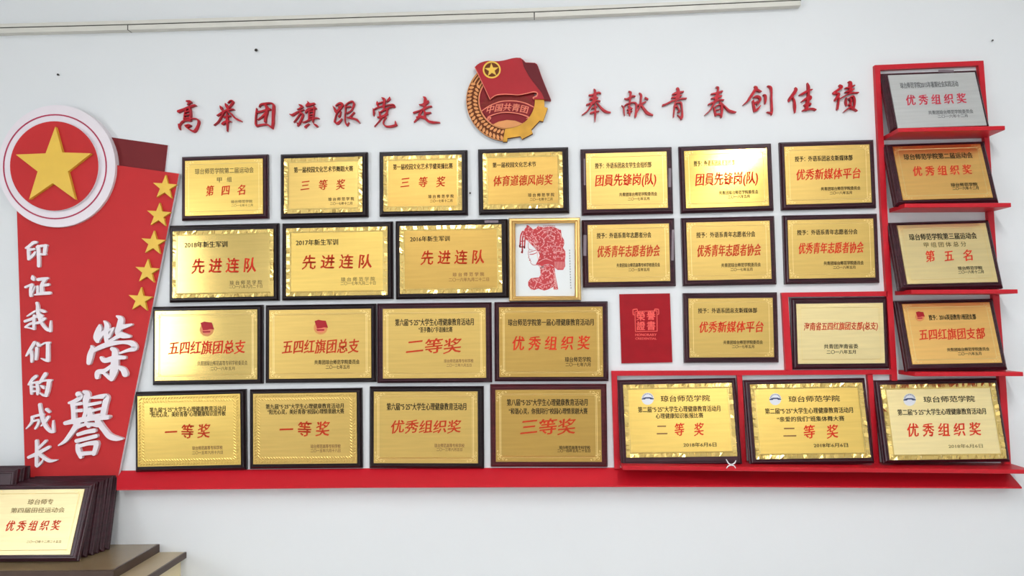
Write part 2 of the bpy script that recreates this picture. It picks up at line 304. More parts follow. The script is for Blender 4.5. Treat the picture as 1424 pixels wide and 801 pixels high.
# ------------------------------------------------------------------ fourteen raised red characters
HL, HR = 'raised red characters of the left slogan', 'raised red characters of the right slogan'
CH = [
 ((240, 130, 13.35), "255,140,30 310,145,45 335,160,30;330,150,25 290,185,22 265,205,8;100,330,50 200,290,38 320,240,38 400,212,30 430,218,8;240,290,25 215,380,20 205,480,25;310,275,35 325,370,30 318,500,35;230,340,22 310,320,22;225,400,25 310,385,25;220,455,22 330,440,22;110,570,30 115,620,25 125,665,12;110,600,20 170,520,25 240,495,25 310,500,30;150,545,20 240,480,16 340,465,16 430,465,22 475,510,32 460,590,30 425,660,38 385,700,38 320,670,25 245,620,18 225,590,20;225,590,20 290,575,22 325,590,22 270,615,28"),
 ((240, 130, 13.35), "875,225,12 895,260,45 910,300,30 940,330,15;975,185,20 990,215,45 1010,260,40;1020,170,12 1060,130,15 1100,130,25 1110,160,30 1060,230,28 1010,280,28;820,405,20 850,390,25 930,340,32 1020,300,30 1120,290,20 1140,296,6;950,330,30 900,420,25 840,520,20 760,585,10;1020,330,25 1080,370,25 1140,440,28 1200,480,32 1270,510,20;940,440,20 1000,420,30 1060,410,22;1000,350,20 1005,430,35 1005,520,45 1008,600,22 1005,700,6;920,560,45 960,530,40 1010,510,30 1080,515,10"),
 ((345, 130, 13.35), "150,270,12 145,350,22 135,450,22 135,560,28 160,600,28;200,245,15 230,200,28 320,180,30 420,175,25 465,210,38 465,300,48 458,420,45 455,540,45 440,640,30;150,600,30 230,580,30 340,570,28 390,600,30 440,630,40;170,340,35 230,330,30 300,310,30 400,285,35;300,200,30 340,250,50 340,330,50 320,430,40 310,520,40;340,340,40 260,420,30 170,485,14"),
 ((345, 130, 13.35), "935,200,10 975,220,38 1000,240,30 960,270,22 905,290,8;765,380,10 820,395,38 900,345,25 1030,295,14;975,350,20 920,430,20 845,530,14;960,340,25 1010,390,35 985,470,28 940,560,32 910,600,10;905,540,15 925,565,40;1095,140,10 1120,180,35 1080,220,40;1100,190,40 1160,200,45 1225,180,28;1070,235,15 1150,210,30;1060,350,25 1090,310,40 1150,280,45 1260,270,16;1130,280,25 1125,400,25 1120,500,22;1220,230,25 1215,350,25 1195,530,16;1130,330,20 1210,325,20;1130,390,20 1210,380,20;1130,440,20 1210,430,20;1005,530,16 1060,520,22 1140,480,24 1250,450,18 1310,455,14;1130,560,12 1080,590,25 1055,620,35;1210,560,12 1245,580,35 1270,600,42"),
 ((400, 130, 13.56), "850,235,8 880,280,35 905,340,45 925,370,25;900,225,15 950,190,30 1000,180,40 1030,210,42 990,270,40 930,340,45;950,250,20 985,245,30;925,350,15 900,430,18 880,520,25;875,530,22 930,560,40 980,520,30 1020,470,16;1000,330,14 985,400,22 960,430,38;1085,220,25 1085,330,18 1075,430,18 1080,530,18 1115,595,32;1095,210,18 1140,170,20 1210,145,28 1245,185,35 1225,260,25 1190,320,22 1110,370,18;1110,250,18 1180,240,25;1120,600,20 1150,540,12;1250,350,22 1200,410,25 1150,450,18;1110,445,15 1180,455,30 1260,475,30 1310,500,38 1350,545,18"),
 ((510, 125, 12.95), "265,135,10 300,160,50 315,190,40 300,300,45 310,340,20;185,200,8 185,250,35 210,300,30;180,245,15 290,210,14;410,125,12 400,160,38 350,210,14;110,330,8 125,390,35 120,455,18;120,350,12 200,310,20 330,280,16 450,260,25 490,290,45 440,300,22 380,320,20;380,330,30 320,360,18 230,400,20;215,385,14 230,430,28 240,490,30;240,395,18 340,340,28 365,370,25 340,440,40 280,480,35;190,490,20 260,480,35 370,430,22;270,480,25 220,560,16 135,655,8;340,490,28 310,540,18 295,600,22 340,650,25 420,655,32 490,640,35 530,625,35;530,635,20 515,600,28 512,555,8"),
 ((510, 125, 12.95), "1010,120,8 1050,150,50 1045,230,50 1035,310,40 1020,350,25;940,260,10 1000,265,40 1060,240,50 1105,205,30 1100,190,15;1165,290,18 1110,300,25 1040,330,30 950,370,22 850,405,28 835,415,12;1010,350,25 1045,400,30 1040,480,40;1045,420,25 1090,415,35 1150,405,20;1000,370,14 950,430,40 930,490,35 850,575,12;890,490,15 960,480,45 1040,500,45 1110,560,40 1190,580,40 1315,583,10"),
 ((800, 115, 12.38), "320,105,10 338,130,35 340,200,50 330,300,70 310,350,40;235,210,15 300,205,30 400,165,28 440,180,14;255,280,28 320,255,40 390,255,15;195,375,20 260,350,22 340,310,30 430,310,14;290,340,40 250,420,28 190,500,18 115,550,6;375,340,22 430,410,28 490,470,38 550,500,32 610,505,10;340,370,18 345,430,30 345,520,32 342,600,22 340,665,6;280,440,10 330,420,25 375,410,16;265,520,28 320,500,28 410,485,12"),
 ((800, 115, 12.38), "920,145,12 955,165,35 950,230,35 940,320,35;850,268,10 900,275,28 980,230,30 1035,228,14;800,385,8 835,430,20 840,500,20 850,560,12;830,420,10 880,370,20 960,340,22 1030,340,22 1055,380,35 1050,470,30 1040,560,35 1035,595,10;950,370,14 920,400,28 960,430,22;895,460,12 940,450,25 985,440,14;935,400,18 935,480,35 942,560,14;900,510,15 980,485,14;1100,170,8 1135,210,35 1130,300,32 1120,380,35 1090,460,20 1030,560,12;1060,385,16 1120,370,30 1215,325,18;1205,255,25 1250,280,25;1140,380,30 1190,450,35 1250,520,45 1340,553,12"),
 ((915, 115, 12.38), "325,90,18 345,100,40 355,160,50 345,230,70 320,290,45;255,195,20 330,170,40 440,150,22;240,255,18 330,230,40 405,215,25;85,385,28 150,360,25 260,305,26 380,275,25 490,265,22;320,290,25 290,380,22 280,480,22 270,590,12;310,350,16 360,335,22 400,345,32 415,430,25 420,520,30 415,590,40 405,625,18;405,610,20 340,550,8;290,400,40 330,400,30 350,430,20 380,490,20 345,500,22"),
 ((915, 115, 12.38), "1005,70,15 1040,80,28 1035,140,30 1020,230,60 1000,310,50;920,190,15 1010,175,30 1110,145,28;925,265,15 1010,250,40 1095,225,28;875,370,22 960,330,25 1050,295,28 1135,293,18;985,310,40 940,400,28 890,480,18 805,555,6;1070,330,22 1150,400,22 1220,470,35 1280,495,38 1350,503,10;970,420,25 985,500,25 1000,555,30;990,410,20 1060,370,25 1100,385,40 1105,480,38 1095,590,22;1000,470,16 1070,450,16;1000,545,28 1060,535,25 1090,555,25"),
 ((1025, 110, 12.38), "305,120,15 335,150,50 290,220,45 230,310,42 180,380,30 105,440,8;340,170,35 390,200,32 425,210,12;290,310,15 340,295,40 390,310,40 400,360,35 350,440,14;280,370,28 290,450,35 310,540,42;290,410,35 340,400,30 350,375,16;310,540,35 350,520,38 410,450,12;455,265,10 490,280,35 495,340,38 488,415,18;530,110,8 585,140,35 598,220,28 595,320,30 600,430,32 605,540,32 600,610,14;595,580,28 520,562,8"),
 ((1025, 110, 12.38), "1005,140,10 1020,180,50 970,260,50 910,340,42 905,375,20;960,300,20 990,370,30 1000,470,40 1003,575,10;1215,60,8 1235,130,45 1235,220,35 1230,350,50 1205,450,40;1080,265,14 1130,250,38 1230,195,35 1300,175,14;1120,380,20 1180,340,35 1260,300,45 1270,340,28 1210,380,28;1170,440,30 1260,420,35 1270,445,15;1210,430,60 1205,520,45;1140,535,22 1200,520,25 1300,505,26 1360,525,24"),
 ((1090, 105, 12.38), "965,160,20 1000,195,45 930,250,38 870,290,38;870,300,30 950,310,35 940,350,45 900,410,38 890,425,15;960,380,16 945,470,28 930,575,25;970,395,14 1050,350,18 1150,300,22 1290,290,20;1125,100,15 1155,120,45 1155,200,55 1150,290,45;1070,210,18 1140,200,30 1225,165,18;1070,280,20 1140,260,40 1215,230,18;1085,380,16 1075,450,25 1090,510,20;1100,400,10 1190,350,25 1220,400,35 1225,480,30 1210,560,25;1140,410,14 1170,440,28 1130,500,22;1160,390,16 1160,540,30;1210,530,20 1120,560,22 1040,622,10;1170,560,25 1220,575,25 1270,605,14")]
CHL = ['leftmost red character of the left slogan, tall with an open box at its foot', 'second red character of the left slogan, with two wide sweeping legs', 'third red character of the left slogan, drawn as a closed square box',
 'fourth red character of the left slogan, above the gap after the second top plaque', 'fifth red character of the left slogan, two narrow halves with a kicked tail', 'sixth red character of the left slogan, ending in a curled hook',
 'seventh red character of the left slogan, nearest the round emblem', 'first red character right of the round emblem, with a needle-thin foot', 'second red character of the right slogan, with a small dot at its top right',
 'third red character of the right slogan, one long bar crossing its middle', 'fourth red character of the right slogan, wide roof strokes over a small box', 'fifth red character of the right slogan, ending in a tall hooked vertical',
 'sixth red character of the right slogan, standing on a flat base bar', 'rightmost red character of the right slogan, beside the red shelf unit']
for k, (cr, sp) in enumerate(CH):
    o = brush('raised_character', cr, sp, LETR, None, .0, .011); tag(o, CHL[k], 'letter', HL if k < 7 else HR)
# ------------------------------------------------------------------ round emblem with flag
EX, EY, ES = 640, 75, 6.164
em = empty('round_emblem', at(705, 197)); tag(em, 'round youth league emblem with red flag, gold gear and wheat ears', 'emblem')
inv = Matrix.Translation(-em.location)
def ep(mb, name, m, par=None):
    o = mb.build(name, m, par or em)
    if par is None: o.matrix_parent_inverse = inv
    return o
def E(p): return [(EX + x / ES, EY + y / ES) for x, y in p]
def arc(r, a0, a1, n, cx=400, cy=398): return [(cx + r * math.cos(math.radians(a0 + (a1 - a0) * k / n)), cy + r * math.sin(math.radians(a0 + (a1 - a0) * k / n))) for k in range(n + 1)]
mb = MB(); slab(mb, E(arc(240, 0, 354, 60)), 0, .008); ep(mb, 'red_disc', ER2)
mb = MB(); slab(mb, E(arc(348, 93, 232, 40) + arc(240, 232, 93, 30)), 0, .011); wh = ep(mb, 'wheat_ear', EB)
mb = MB()
for row, r, ln, wd in ((0, 322, 20, 25), (1, 272, 18, 22)):
    n = 19 if row == 0 else 17
    for k in range(n):
        a = math.radians(98 + (206 - 98) * k / (n - 1)); tilt = -math.radians(20) if row == 0 else math.radians(20)
        cx, cy = 400 + r * math.cos(a), 398 + r * math.sin(a); t = a + tilt * 1.3
        st = [(cx - ln * .95 * math.cos(t) * .8, cy - ln * .95 * math.sin(t) * .8, 12), (cx, cy, wd), (cx + ln * .8 * math.cos(t) * .8, cy + ln * .8 * math.sin(t) * .8, 18)]
        # grain lies across the ear
        stroke_mesh(mb, ribbon(st, 3), lambda x, y: at(EX + x / ES, EY + y / ES, .0135), .003)
for r in (262, 290, 318, 340):
    stroke_mesh(mb, ribbon([(*p, 10) for p in arc(r, 208, 236, 4)], 3), lambda x, y: at(EX + x / ES, EY + y / ES, .013), .002)
for r in (346, 243):
    stroke_mesh(mb, ribbon([(*p, 5) for p in arc(r, 92, 233, 20)], 2), lambda x, y: at(EX + x / ES, EY + y / ES, .013), .002)
ep(mb, 'wheat_grain', EO, wh)
gear = [(640, 375), (720, 375), (722, 455), (750, 463), (710, 578), (680, 572), (610, 648), (622, 682), (530, 730), (515, 705), (405, 722), (402, 752), (366, 752), (382, 655)] + arc(240, 92, -5, 26)
mb = MB(); slab(mb, E(gear), 0, .013, 0, 1); ep(mb, 'gear', [EG, EB])
mb = MB(); slab(mb, E([(265, 612), (330, 580), (400, 566), (470, 572), (545, 600)] + arc(238, 52, 123, 20)), 0, .0095); ep(mb, 'rising_sun', EO)
mb = MB()
for k in range(33):
    a = 180 + 30 + k * 4.2 - 10; x0_, y0_ = 400 + 150 * math.cos(math.radians(a)), 560 + 150 * math.sin(math.radians(a)); x1_, y1_ = 400 + 250 * math.cos(math.radians(a)), 560 + 250 * math.sin(math.radians(a))
    if math.hypot(x1_ - 400, y1_ - 398) < 228: stroke_mesh(mb, ribbon([(x0_, y0_, 2), (x1_, y1_, 5)], 1), lambda x, y: at(EX + x / ES, EY + y / ES, .0086), .0008)
ep(mb, 'sun_ray', EB)
mb = MB(); slab(mb, E([(182, 490), (250, 445), (330, 412), (400, 402), (480, 404), (560, 422), (632, 456), (590, 520), (580, 540), (500, 512), (400, 500), (320, 510), (240, 550)]), 0, .011); rb = ep(mb, 'ribbon', ER2)
mb = MB(); PE = lambda x, y: at(EX + x / ES, EY + y / ES, .012)
for st in ("182,490,8 250,445,8 330,412,8 400,402,8 480,404,8 560,422,8 632,456,8", "232,555,10 262,545,9 245,570,6 240,540,8 320,510,8 400,500,8 500,512,8 585,540,10 570,552,8"):
    stroke_mesh(mb, ribbon(parse(st)[0]), PE, .001)
stroke_mesh(mb, ribbon([(*p, 6) for p in arc(237, 125, 238, 14)], 2), PE, .001)
text_into(mb, '中国共青团', lambda x, y: PE(x, y - 26 + abs(x - 405) ** 2 * .00085), 228, 582, 480, 66, .02, .25)
ep(mb, 'ribbon_lettering', EP, rb)
flag = [(125, 112), (145, 92), (170, 76), (205, 64), (240, 58), (285, 62), (330, 62), (370, 56), (400, 49), (440, 38), (480, 32), (515, 33), (540, 50), (560, 72), (600, 74), (640, 76), (658, 88), (668, 108), (700, 200), (740, 300), (778, 393), (700, 388), (630, 385), (625, 375), (655, 360), (660, 335), (630, 325), (570, 338), (500, 350), (440, 347), (380, 345), (320, 350), (290, 362), (257, 390), (190, 250)]
mb = MB(); slab(mb, E(flag), .0, .018); fl = ep(mb, 'flag', ER)
mb = MB(); slab(mb, E([(530, 48), (545, 110), (590, 190), (650, 270), (700, 335), (720, 385), (776, 392), (738, 300), (697, 200), (664, 105), (640, 80), (560, 76)]), .018, .0195); ep(mb, 'flag_fold', ER3, fl)
mb = MB(); PF = lambda x, y: at(EX + x / ES, EY + y / ES, .0188)
for st in ("255,388,7 290,362,7 320,350,7 380,345,7 440,347,7 500,350,7 570,338,7 630,325,8 660,335,9 655,360,9 625,375,8 632,386,6", "125,112,5 190,250,5 257,392,5"):
    stroke_mesh(mb, ribbon(parse(st)[0]), PF, .001)
ep(mb, 'flag_edge_line', EP, fl)
mb = MB(); slab(mb, E(ell(270, 135, 66, 62, 32)), .018, .0186); ep(mb, 'star_field', EB, fl)
mb = MB(); ringmb(mb, EX + 270 / ES, EY + 135 / ES, 77 / ES, 74 / ES, 13 / ES, .018, .0196, 40)
slab(mb, E([(270 + (62 if k % 2 == 0 else 25) * math.cos(math.radians(-94 + 36 * k)), 137 + (60 if k % 2 == 0 else 24) * math.sin(math.radians(-94 + 36 * k))) for k in range(10)]), .018, .0196)
ep(mb, 'flag_star', STARM, fl)
# ------------------------------------------------------------------ plaques
CROPS = {'A': (240, 200, 5.086), 'B': (515, 195, 4.996), 'C': (230, 300, 4.315), 'D': (540, 295, 5.086), 'E': (200, 415, 4.315), 'F': (515, 415, 4.128), 'G': (180, 530, 4.188), 'H': (505, 530, 4.011),
 'I': (800, 190, 4.910), 'J': (1070, 185, 6.963), 'K': (800, 295, 4.910), 'L': (1070, 290, 6.965), 'M': (850, 400, 5.696), 'N': (1090, 400, 4.263), 'O': (845, 520, 4.669), 'Q': (1120, 515, 4.684),
 'T': (1200, 80, 3.64), 'U': (1200, 290, 3.337), 'S': (0, 630, 4.683), 'W': (0, 0, 1)}
def px(crop, p): x0, y0, s = CROPS[crop]; return (x0 + p[0] / s, y0 + p[1] / s)
TH = .018
def board_mesh(w_, h_, x0, z0, mats, parent, th=TH):
    """bevelled lacquered board; x0,z0 = lower left of its back; front faces -y"""
    mb = MB(); L = []
    for ins, y in ((0, 0), (0, -th * .55), (.002, -th * .62), (.005, -th * .9), (.0075, -th), (.0105, -th), (.0115, -th + .001), (.0125, -th)):
        L.append([(x0 + ins, y, z0 + ins), (x0 + w_ - ins, y, z0 + ins), (x0 + w_ - ins, y, z0 + h_ - ins), (x0 + ins, y, z0 + h_ - ins)])
    v = [p for l in L for p in l]; f = [(3, 2, 1, 0), tuple(4 * (len(L) - 1) + k for k in range(4))]
    for k in range(len(L) - 1):
        for j in range(4): f.append((4 * k + j, 4 * k + (j + 1) % 4, 4 * k + 4 + (j + 1) % 4, 4 * k + 4 + j))
    mb.add(v, f); return mb.build('board', mats, parent)
def relief(kind, W, H, P, rnd):
    """raised border pattern of a plate; P(u, v, y) with u, v in metres from its lower left corner"""
    mb = MB()
    if kind == 'facet':
        b = .011
        def seg(a, c, side):
            def q(t, s, y):
                return {0: (t, s), 1: (t, H - s), 2: (s, t), 3: (W - s, t)}[side] + (y,)
            q_ = .0036 if rnd.random() < .5 else .0006; y0, y1 = rnd.uniform(.0002, q_), rnd.uniform(.0002, q_); sh = rnd.uniform(-.004, .004)
            pts = [P(*q(a, .0005, y0)), P(*q(c, .0005, y1)), P(*q(min(max(c + sh, b * .6), (W if side < 2 else H) - b * .6), b, .0018 - y1 * .5)), P(*q(min(max(a + sh, b * .6), (W if side < 2 else H) - b * .6), b, .0018 - y0 * .5))]
            t = (0, 1, 2, 3); n = (pts[1] - pts[0]).cross(pts[2] - pts[0]); mb.add(pts, [t if n.y < 0 else t[::-1]])
        for side, Ln in ((0, W), (1, W), (2, H), (3, H)):
            x = .002
            while x < Ln - .003:
                y = min(Ln - .002, x + rnd.uniform(.005, .013)); seg(x, y, side); x = y
        e0, e1 = b, b + .004
        for a, c, d, e in ((e0, W - e0, e0, e1), (e0, W - e0, H - e1, H - e0), (e0, e1, e1, H - e1), (W - e1, W - e0, e1, H - e1)):
            mb.add([P(a, d, .0004), P(c, d, .0004), P(c, e, .0012), P(a, e, .0012)], [(0, 1, 2, 3)])
    elif kind == 'rope':
        for r in (.008, .018):
            for side, Ln in ((0, W), (1, W), (2, H), (3, H)):
                n = int((Ln - 2 * r) / .0085)
                for k in range(n):
                    t = r + (k + .5) * (Ln - 2 * r) / n; dl = .0035 if r < .01 else -.0035
                    c = {0: (t, r), 1: (t, H - r), 2: (r, t), 3: (W - r, t)}[side]
                    dx, dy = (dl, .0035) if side < 2 else (.0035, dl)
                    st = [(c[0] - dx, c[1] - dy, .0022), (c[0], c[1], .0045), (c[0] + dx, c[1] + dy, .0022)]
                    rows = ribbon(st, 2); cen = P(c[0], c[1], .0016)
                    L = [P(*q[0], .0003) for q in rows]; R = [P(*q[1], .0003) for q in rows]; loop = L + R[::-1]
                    nn = len(loop); mb.add(loop + [cen], [((k2 + 1) % nn, k2, nn) for k2 in range(nn)])
    else:
        e0 = .012
        for off in ((0, .0016), (.004, .001)) if kind == 'filigree' else ((0, .0012),):
            a0 = e0 + off[0]; wd = off[1]
            for a, c, d, e in ((a0, W - a0, a0, a0 + wd), (a0, W - a0, H - a0 - wd, H - a0), (a0, a0 + wd, a0, H - a0), (W - a0 - wd, W - a0, a0, H - a0)):
                mb.add([P(a, d, .0003), P(c, d, .0003), P(c, e, .0010), P(a, e, .0010)], [(0, 1, 2, 3)])
        R = .030 if kind == 'filigree' else .024
        for cx, cy, sx, sy in ((0, 0, 1, 1), (W, 0, -1, 1), (0, H, 1, -1), (W, H, -1, -1)):
            for (bx, by, r, a0, a1) in ((.35, .35, .16, 0, 300), (.75, .28, .13, 40, 330), (.28, .75, .13, 120, 420), (1.05, .2, .08, 0, 270), (.2, 1.05, .08, 60, 330), (.55, .6, .08, 0, 250)):
                st = [(cx + sx * R * (bx + r * (1 - .4 * t / 5) * math.cos(math.radians(a0 + (a1 - a0) * t / 5))), cy + sy * R * (by + r * (1 - .4 * t / 5) * math.sin(math.radians(a0 + (a1 - a0) * t / 5))), .0016) for t in range(6)]
                st = [(a_, b_, .0011) for a_, b_, _ in st]
                stroke_mesh(mb, ribbon(st, 2), lambda u, v_: P(u, v_, .0006), .0005)
    return mb
def plaque(name, lab, group, plate, crop, lines, kind='corner', tone='g', wood=WOOD, outer=None, lean=None, margins=None, extra=None, cat='plaque'):
    """plate: four photograph corners TL TR BL BR; outer: the board's corners (hung flat); lean=(z of shelf, depth of board foot)"""
    PC = [px(crop, p) for p in plate]; rnd = random.Random(name + lab)
    if lean is None:
        d = TH + .0022; C = [at(*p, d) for p in PC]; tilt = 0
        O = outer
        def co(p):
            a, b = at(*p, 0), at(*p, TH)
            return Vector((b.x if b.x < 0 and p in (O[0], O[2]) or (p in (O[1], O[3]) and b.x > 0) else a.x, 0, b.z if (p in (O[0], O[1])) == (b.z > EYE) else a.z))
        B = [co(p) for p in O]
        ang = math.atan2((B[1].z - B[0].z) + (B[3].z - B[2].z), (B[1].x - B[0].x) + (B[3].x - B[2].x))
        Wb = ((B[1] - B[0]).length + (B[3] - B[2]).length) / 2; Hb = ((B[0] - B[2]).length + (B[1] - B[3]).length) / 2
        cen = (B[0] + B[1] + B[2] + B[3]) / 4
        up = Vector((-math.sin(ang), 0, math.cos(ang))); rt = Vector((math.cos(ang), 0, math.sin(ang)))
        root = empty(name, cen - up * Hb / 2, (0, -ang, 0))
        to = lambda p: Vector(((p - root.location).dot(rt), 0, (p - root.location).dot(up)))
        Q = [to(p) for p in C]
        bx0, bz0 = -Wb / 2, 0
    else:
        zs, db = lean[:2]; l, r, t = margins; dt = .03 if len(lean) < 3 else lean[2]
        for _ in range(30):                                        # find the tilt at which the board's top back edge rests on the wall
            C = [at(*PC[0], dt), at(*PC[1], dt), at(*PC[2], db), at(*PC[3], db)]
            up = ((C[0] + C[1]) / 2 - (C[2] + C[3]) / 2).normalized(); nrm = Vector((0, up.z, -up.y)).normalized()   # into the wall
            upn = Vector((0, up.y, up.z)).normalized()
            topback = (C[0] + C[1]) / 2 + upn * t + Vector((0, upn.z, -upn.y)) * (TH + .002)
            if len(lean) < 3: dt -= (-.002 - topback.y) * .7
        ang = math.atan2((C[1].z - C[0].z) + (C[3].z - C[2].z), (C[1].x - C[0].x) + (C[3].x - C[2].x))
        tilt = math.atan2(upn.y, upn.z)
        root = empty(name); root.rotation_euler = (-tilt, 0, 0)
        R3 = root.rotation_euler.to_matrix(); cx = sum(p.x for p in C) / 4
        pc = sum(C, Vector()) / 4; n3 = R3 @ Vector((0, 1, 0)); u3 = R3 @ Vector((0, 0, 1))
        # board back plane passes pc + n3*(TH+.0022); its foot on the shelf
        q = pc + n3 * (TH + .0022); fr = -n3 * TH                  # front lower edge is the lowest or the back lower edge
        low = min(0, (fr).z); s = (zs + .0003 - low - q.z) / u3.z; foot = q + u3 * s; foot.x = cx
        root.location = foot; inv3 = R3.transposed(); Q = [inv3 @ (p - foot) for p in C]
        hx = (Q[1].x + Q[3].x - Q[0].x - Q[2].x) / 2; mx = sum(p.x for p in Q) / 4
        bx0 = mx - hx / 2 - l; Wb = hx + l + r; bz0 = 0; Hb = (Q[0].z + Q[1].z) / 2 + t
    if abs(bx0) >= 0: board_mesh(Wb, Hb, bx0, bz0, wood, root)
    # the plate as a true rectangle
    xl, xr = (Q[0].x + Q[2].x) / 2, (Q[1].x + Q[3].x) / 2; zb, zt = (Q[2].z + Q[3].z) / 2, (Q[0].z + Q[1].z) / 2
    W, H = xr - xl, zt - zb; yf = -TH - .0022
    mb = MB(); mb.add([(xl, -TH + .0002, zb), (xr, -TH + .0002, zb), (xr, -TH + .0002, zt), (xl, -TH + .0002, zt), (xl + .0006, yf, zb + .0006), (xr - .0006, yf, zb + .0006), (xr - .0006, yf, zt - .0006), (xl + .0006, yf, zt - .0006)],
                  [(4, 5, 6, 7), (0, 1, 5, 4), (1, 2, 6, 5), (2, 3, 7, 6), (3, 0, 4, 7)])
    pl = mb.build('metal_plate', BR[tone], root); pl['label'] = 'brushed silver plate' if tone == 's' else 'gold plate'
    if kind:
        r_ = relief(kind, W, H, lambda u, v, y: Vector((xl + u, yf - y, zb + v)), rnd)
        r_.build('border_relief', FACET if kind == 'facet' else (BR[tone] if kind == 'rope' else CURL), pl)
    # bilinear map: photograph -> plate
    def uv(x, y):
        u, v = .5, .5
        for _ in range(8):
            X = (1 - v) * ((1 - u) * PC[0][0] + u * PC[1][0]) + v * ((1 - u) * PC[2][0] + u * PC[3][0]); Y = (1 - v) * ((1 - u) * PC[0][1] + u * PC[1][1]) + v * ((1 - u) * PC[2][1] + u * PC[3][1])
            u += (x - X) / (PC[1][0] - PC[0][0]); v += (y - Y) / (PC[2][1] - PC[0][1])
        return u, v
    groups = {}
    for ln in lines:
        s, x0, x1, yc, h, ink = ln[:6]; cc = ln[6] if len(ln) > 6 else crop
        (xa, ya), (xb, yb) = px(cc, (x0, yc)), px(cc, (x1, yc)); h_px = h / CROPS[cc][2]
        ua, va = uv(xa, ya); ub, vb = uv(xb, yb); v0 = (va + vb) / 2
        key = 'title_lettering' if ink in 'rct' else 'lettering'
        hh = h_px / ((PC[2][1] - PC[0][1] + PC[3][1] - PC[1][1]) / 2) * H
        big = ink in 'rct'
        cells = [(s, ua, ub)] if '　' not in s else [(ch, ua + (ub - ua) * k / len(s), ua + (ub - ua) * (k + 1) / len(s)) for k, ch in enumerate(s) if ch != '　']
        for ch, ua, ub in cells:
            g = groups.setdefault((key, ink, ch, yc, ua), MB()); slope = (vb - va) / max(1e-6, 1)
            text_into(g, ch, lambda a, b: Vector((xl + a, yf - .0004, zt - b)), ua * W, ub * W, v0 * H, hh * 1.08, .019 if big else (.020 if ink == 'k' else .010), .10 if big else 0, .10 if big else 0)
    for (key, ink, *_), g in groups.items(): g.build(key, INK[ink], pl)
    def LP(x, y, e=.0006, cc=crop):
        u, v = uv(*px(cc, (x, y))); return Vector((xl + u * W, yf - e, zt - v * H))
    if extra: extra(root, pl, LP, yf)
    tag(root, lab, cat, group); return root
def add_flagmark(cx, cy, r, cc=None):
    def f(root, pl, LP, yf):
        P = lambda x, y, e=.0006: LP(cx + x * r, cy + y * r, e)
        def poly(pts, e, m, nm):
            v = [P(x, y, e) for x, y in pts]; mb = MB()
            mb.add(v, [tuple(t) if (v[t[1]] - v[t[0]]).cross(v[t[2]] - v[t[0]]).y < 0 else (t[0], t[2], t[1]) for t in tess(v)]); return mb.build(nm, m, pl)
        poly([(math.cos(a) * .98, .12 + math.sin(a) * .95) for a in [k * math.tau / 20 for k in range(20)]], .0004, EO, 'printed_wheel')
        poly([(math.cos(a) * .66, .15 + math.sin(a) * .62) for a in [k * math.tau / 16 for k in range(16)]], .0006, EP, 'printed_wheel_centre')
        poly([(-.85, -.85), (-.3, -1.05), (.2, -.95), (.75, -.9), (1.05, .1), (.5, .05), (.1, .15), (-.5, .2)], .0009, ER, 'printed_flag')
        poly([(-.6, .32), (.55, .3), (.5, .52), (-.5, .54)], .0009, ER, 'printed_ribbon')
    return f
def add_badge(cx, cy, r, cc):
    def f(root, pl, LP, yf):
        P = lambda x, y, e: LP(cx + x * r, cy + y * r, e, cc)
        def poly(pts, e, m, nm):
            v = [P(x, y, e) for x, y in pts]; mb = MB()
            mb.add(v, [tuple(t) if (v[t[1]] - v[t[0]]).cross(v[t[2]] - v[t[0]]).y < 0 else (t[0], t[2], t[1]) for t in tess(v)]); return mb
        poly([(math.cos(a), math.sin(a)) for a in [k * math.tau / 24 for k in range(24)]], .0004, 0, '').build('round_badge', BADGE, pl)
        g = poly([(-1.0, .12), (-.95, -.05), (-.4, -.25), (.4, -.25), (.95, -.05), (1.0, .12), (.45, .12), (.3, -.02), (-.3, -.02), (-.45, .12)], .0007, 0, '')
        for k in range(11):
            a = math.radians(200 + 14 * k); q = poly([(.72 * math.cos(a - .06), .72 * math.sin(a - .06)), (.92 * math.cos(a - .05), .92 * math.sin(a - .05)), (.92 * math.cos(a + .05), .92 * math.sin(a + .05)), (.72 * math.cos(a + .06), .72 * math.sin(a + .06))], .0007, 0, ''); g.add(q.v, q.f)
        g.build('badge_bridge', NAVY, pl)
    return f
def add_tape(boxes):
    def f(root, pl, LP, yf):
        for x0, y0, x1, y1 in boxes:
            v = [LP(x0, y1, -.0016), LP(x1, y1, -.0016), LP(x1, y0, -.0016), LP(x0, y0, -.0016)]
            mb = MB(); mb.add(v, [(0, 1, 2, 3)]); mb.build('tape_strip', TAPE, root)
    return f
def both(*fs):
    def f(*a):
        for g in fs: g(*a)
    return f
U = '琼台师范学院'; UH = '琼台师范高等专科学校'; LG = '共青团琼台师范学院委员会'; LGH = '共青团琼台师范高等专科学校委员会'
US = '琼 台 师 范 学 院'; MY = '大学生心理健康教育活动月'
G1_, G2_, G3_, G4_ = 'small plaques of the top left row', 'large plaques of the second left row', 'large plaques of the third left row', 'large plaques of the bottom left row'
G5_, G6_, G7_, G8_ = 'plaques of the top right row', 'plaques of the middle right row', 'plaques leaning in the right shelf column', 'plaques leaning on the bottom right shelf'
def hung(lab, g, crop, outer, plate, lines, **k):
    return plaque('award_plaque', lab, g, plate, crop, lines, outer=outer, **k)
hung('small plain-edged gold plaque at the left end of the top row', G1_, 'A', [(251.8, 217.3), (374.7, 213.8), (250.8, 308.1), (374.7, 304.2)], [(90, 118), (638, 105), (83, 510), (640, 497)],
 [('琼台师范学院第二届运动会', 160, 575, 190, 38, 'e'), ('甲　组', 315, 420, 253, 34, 'e'), ('第　四　名', 237, 515, 328, 68, 't'), (U, 413, 565, 409, 20, 'e'), ('二〇一七年十二月', 415, 567, 436, 17, 'e')], tone='y')
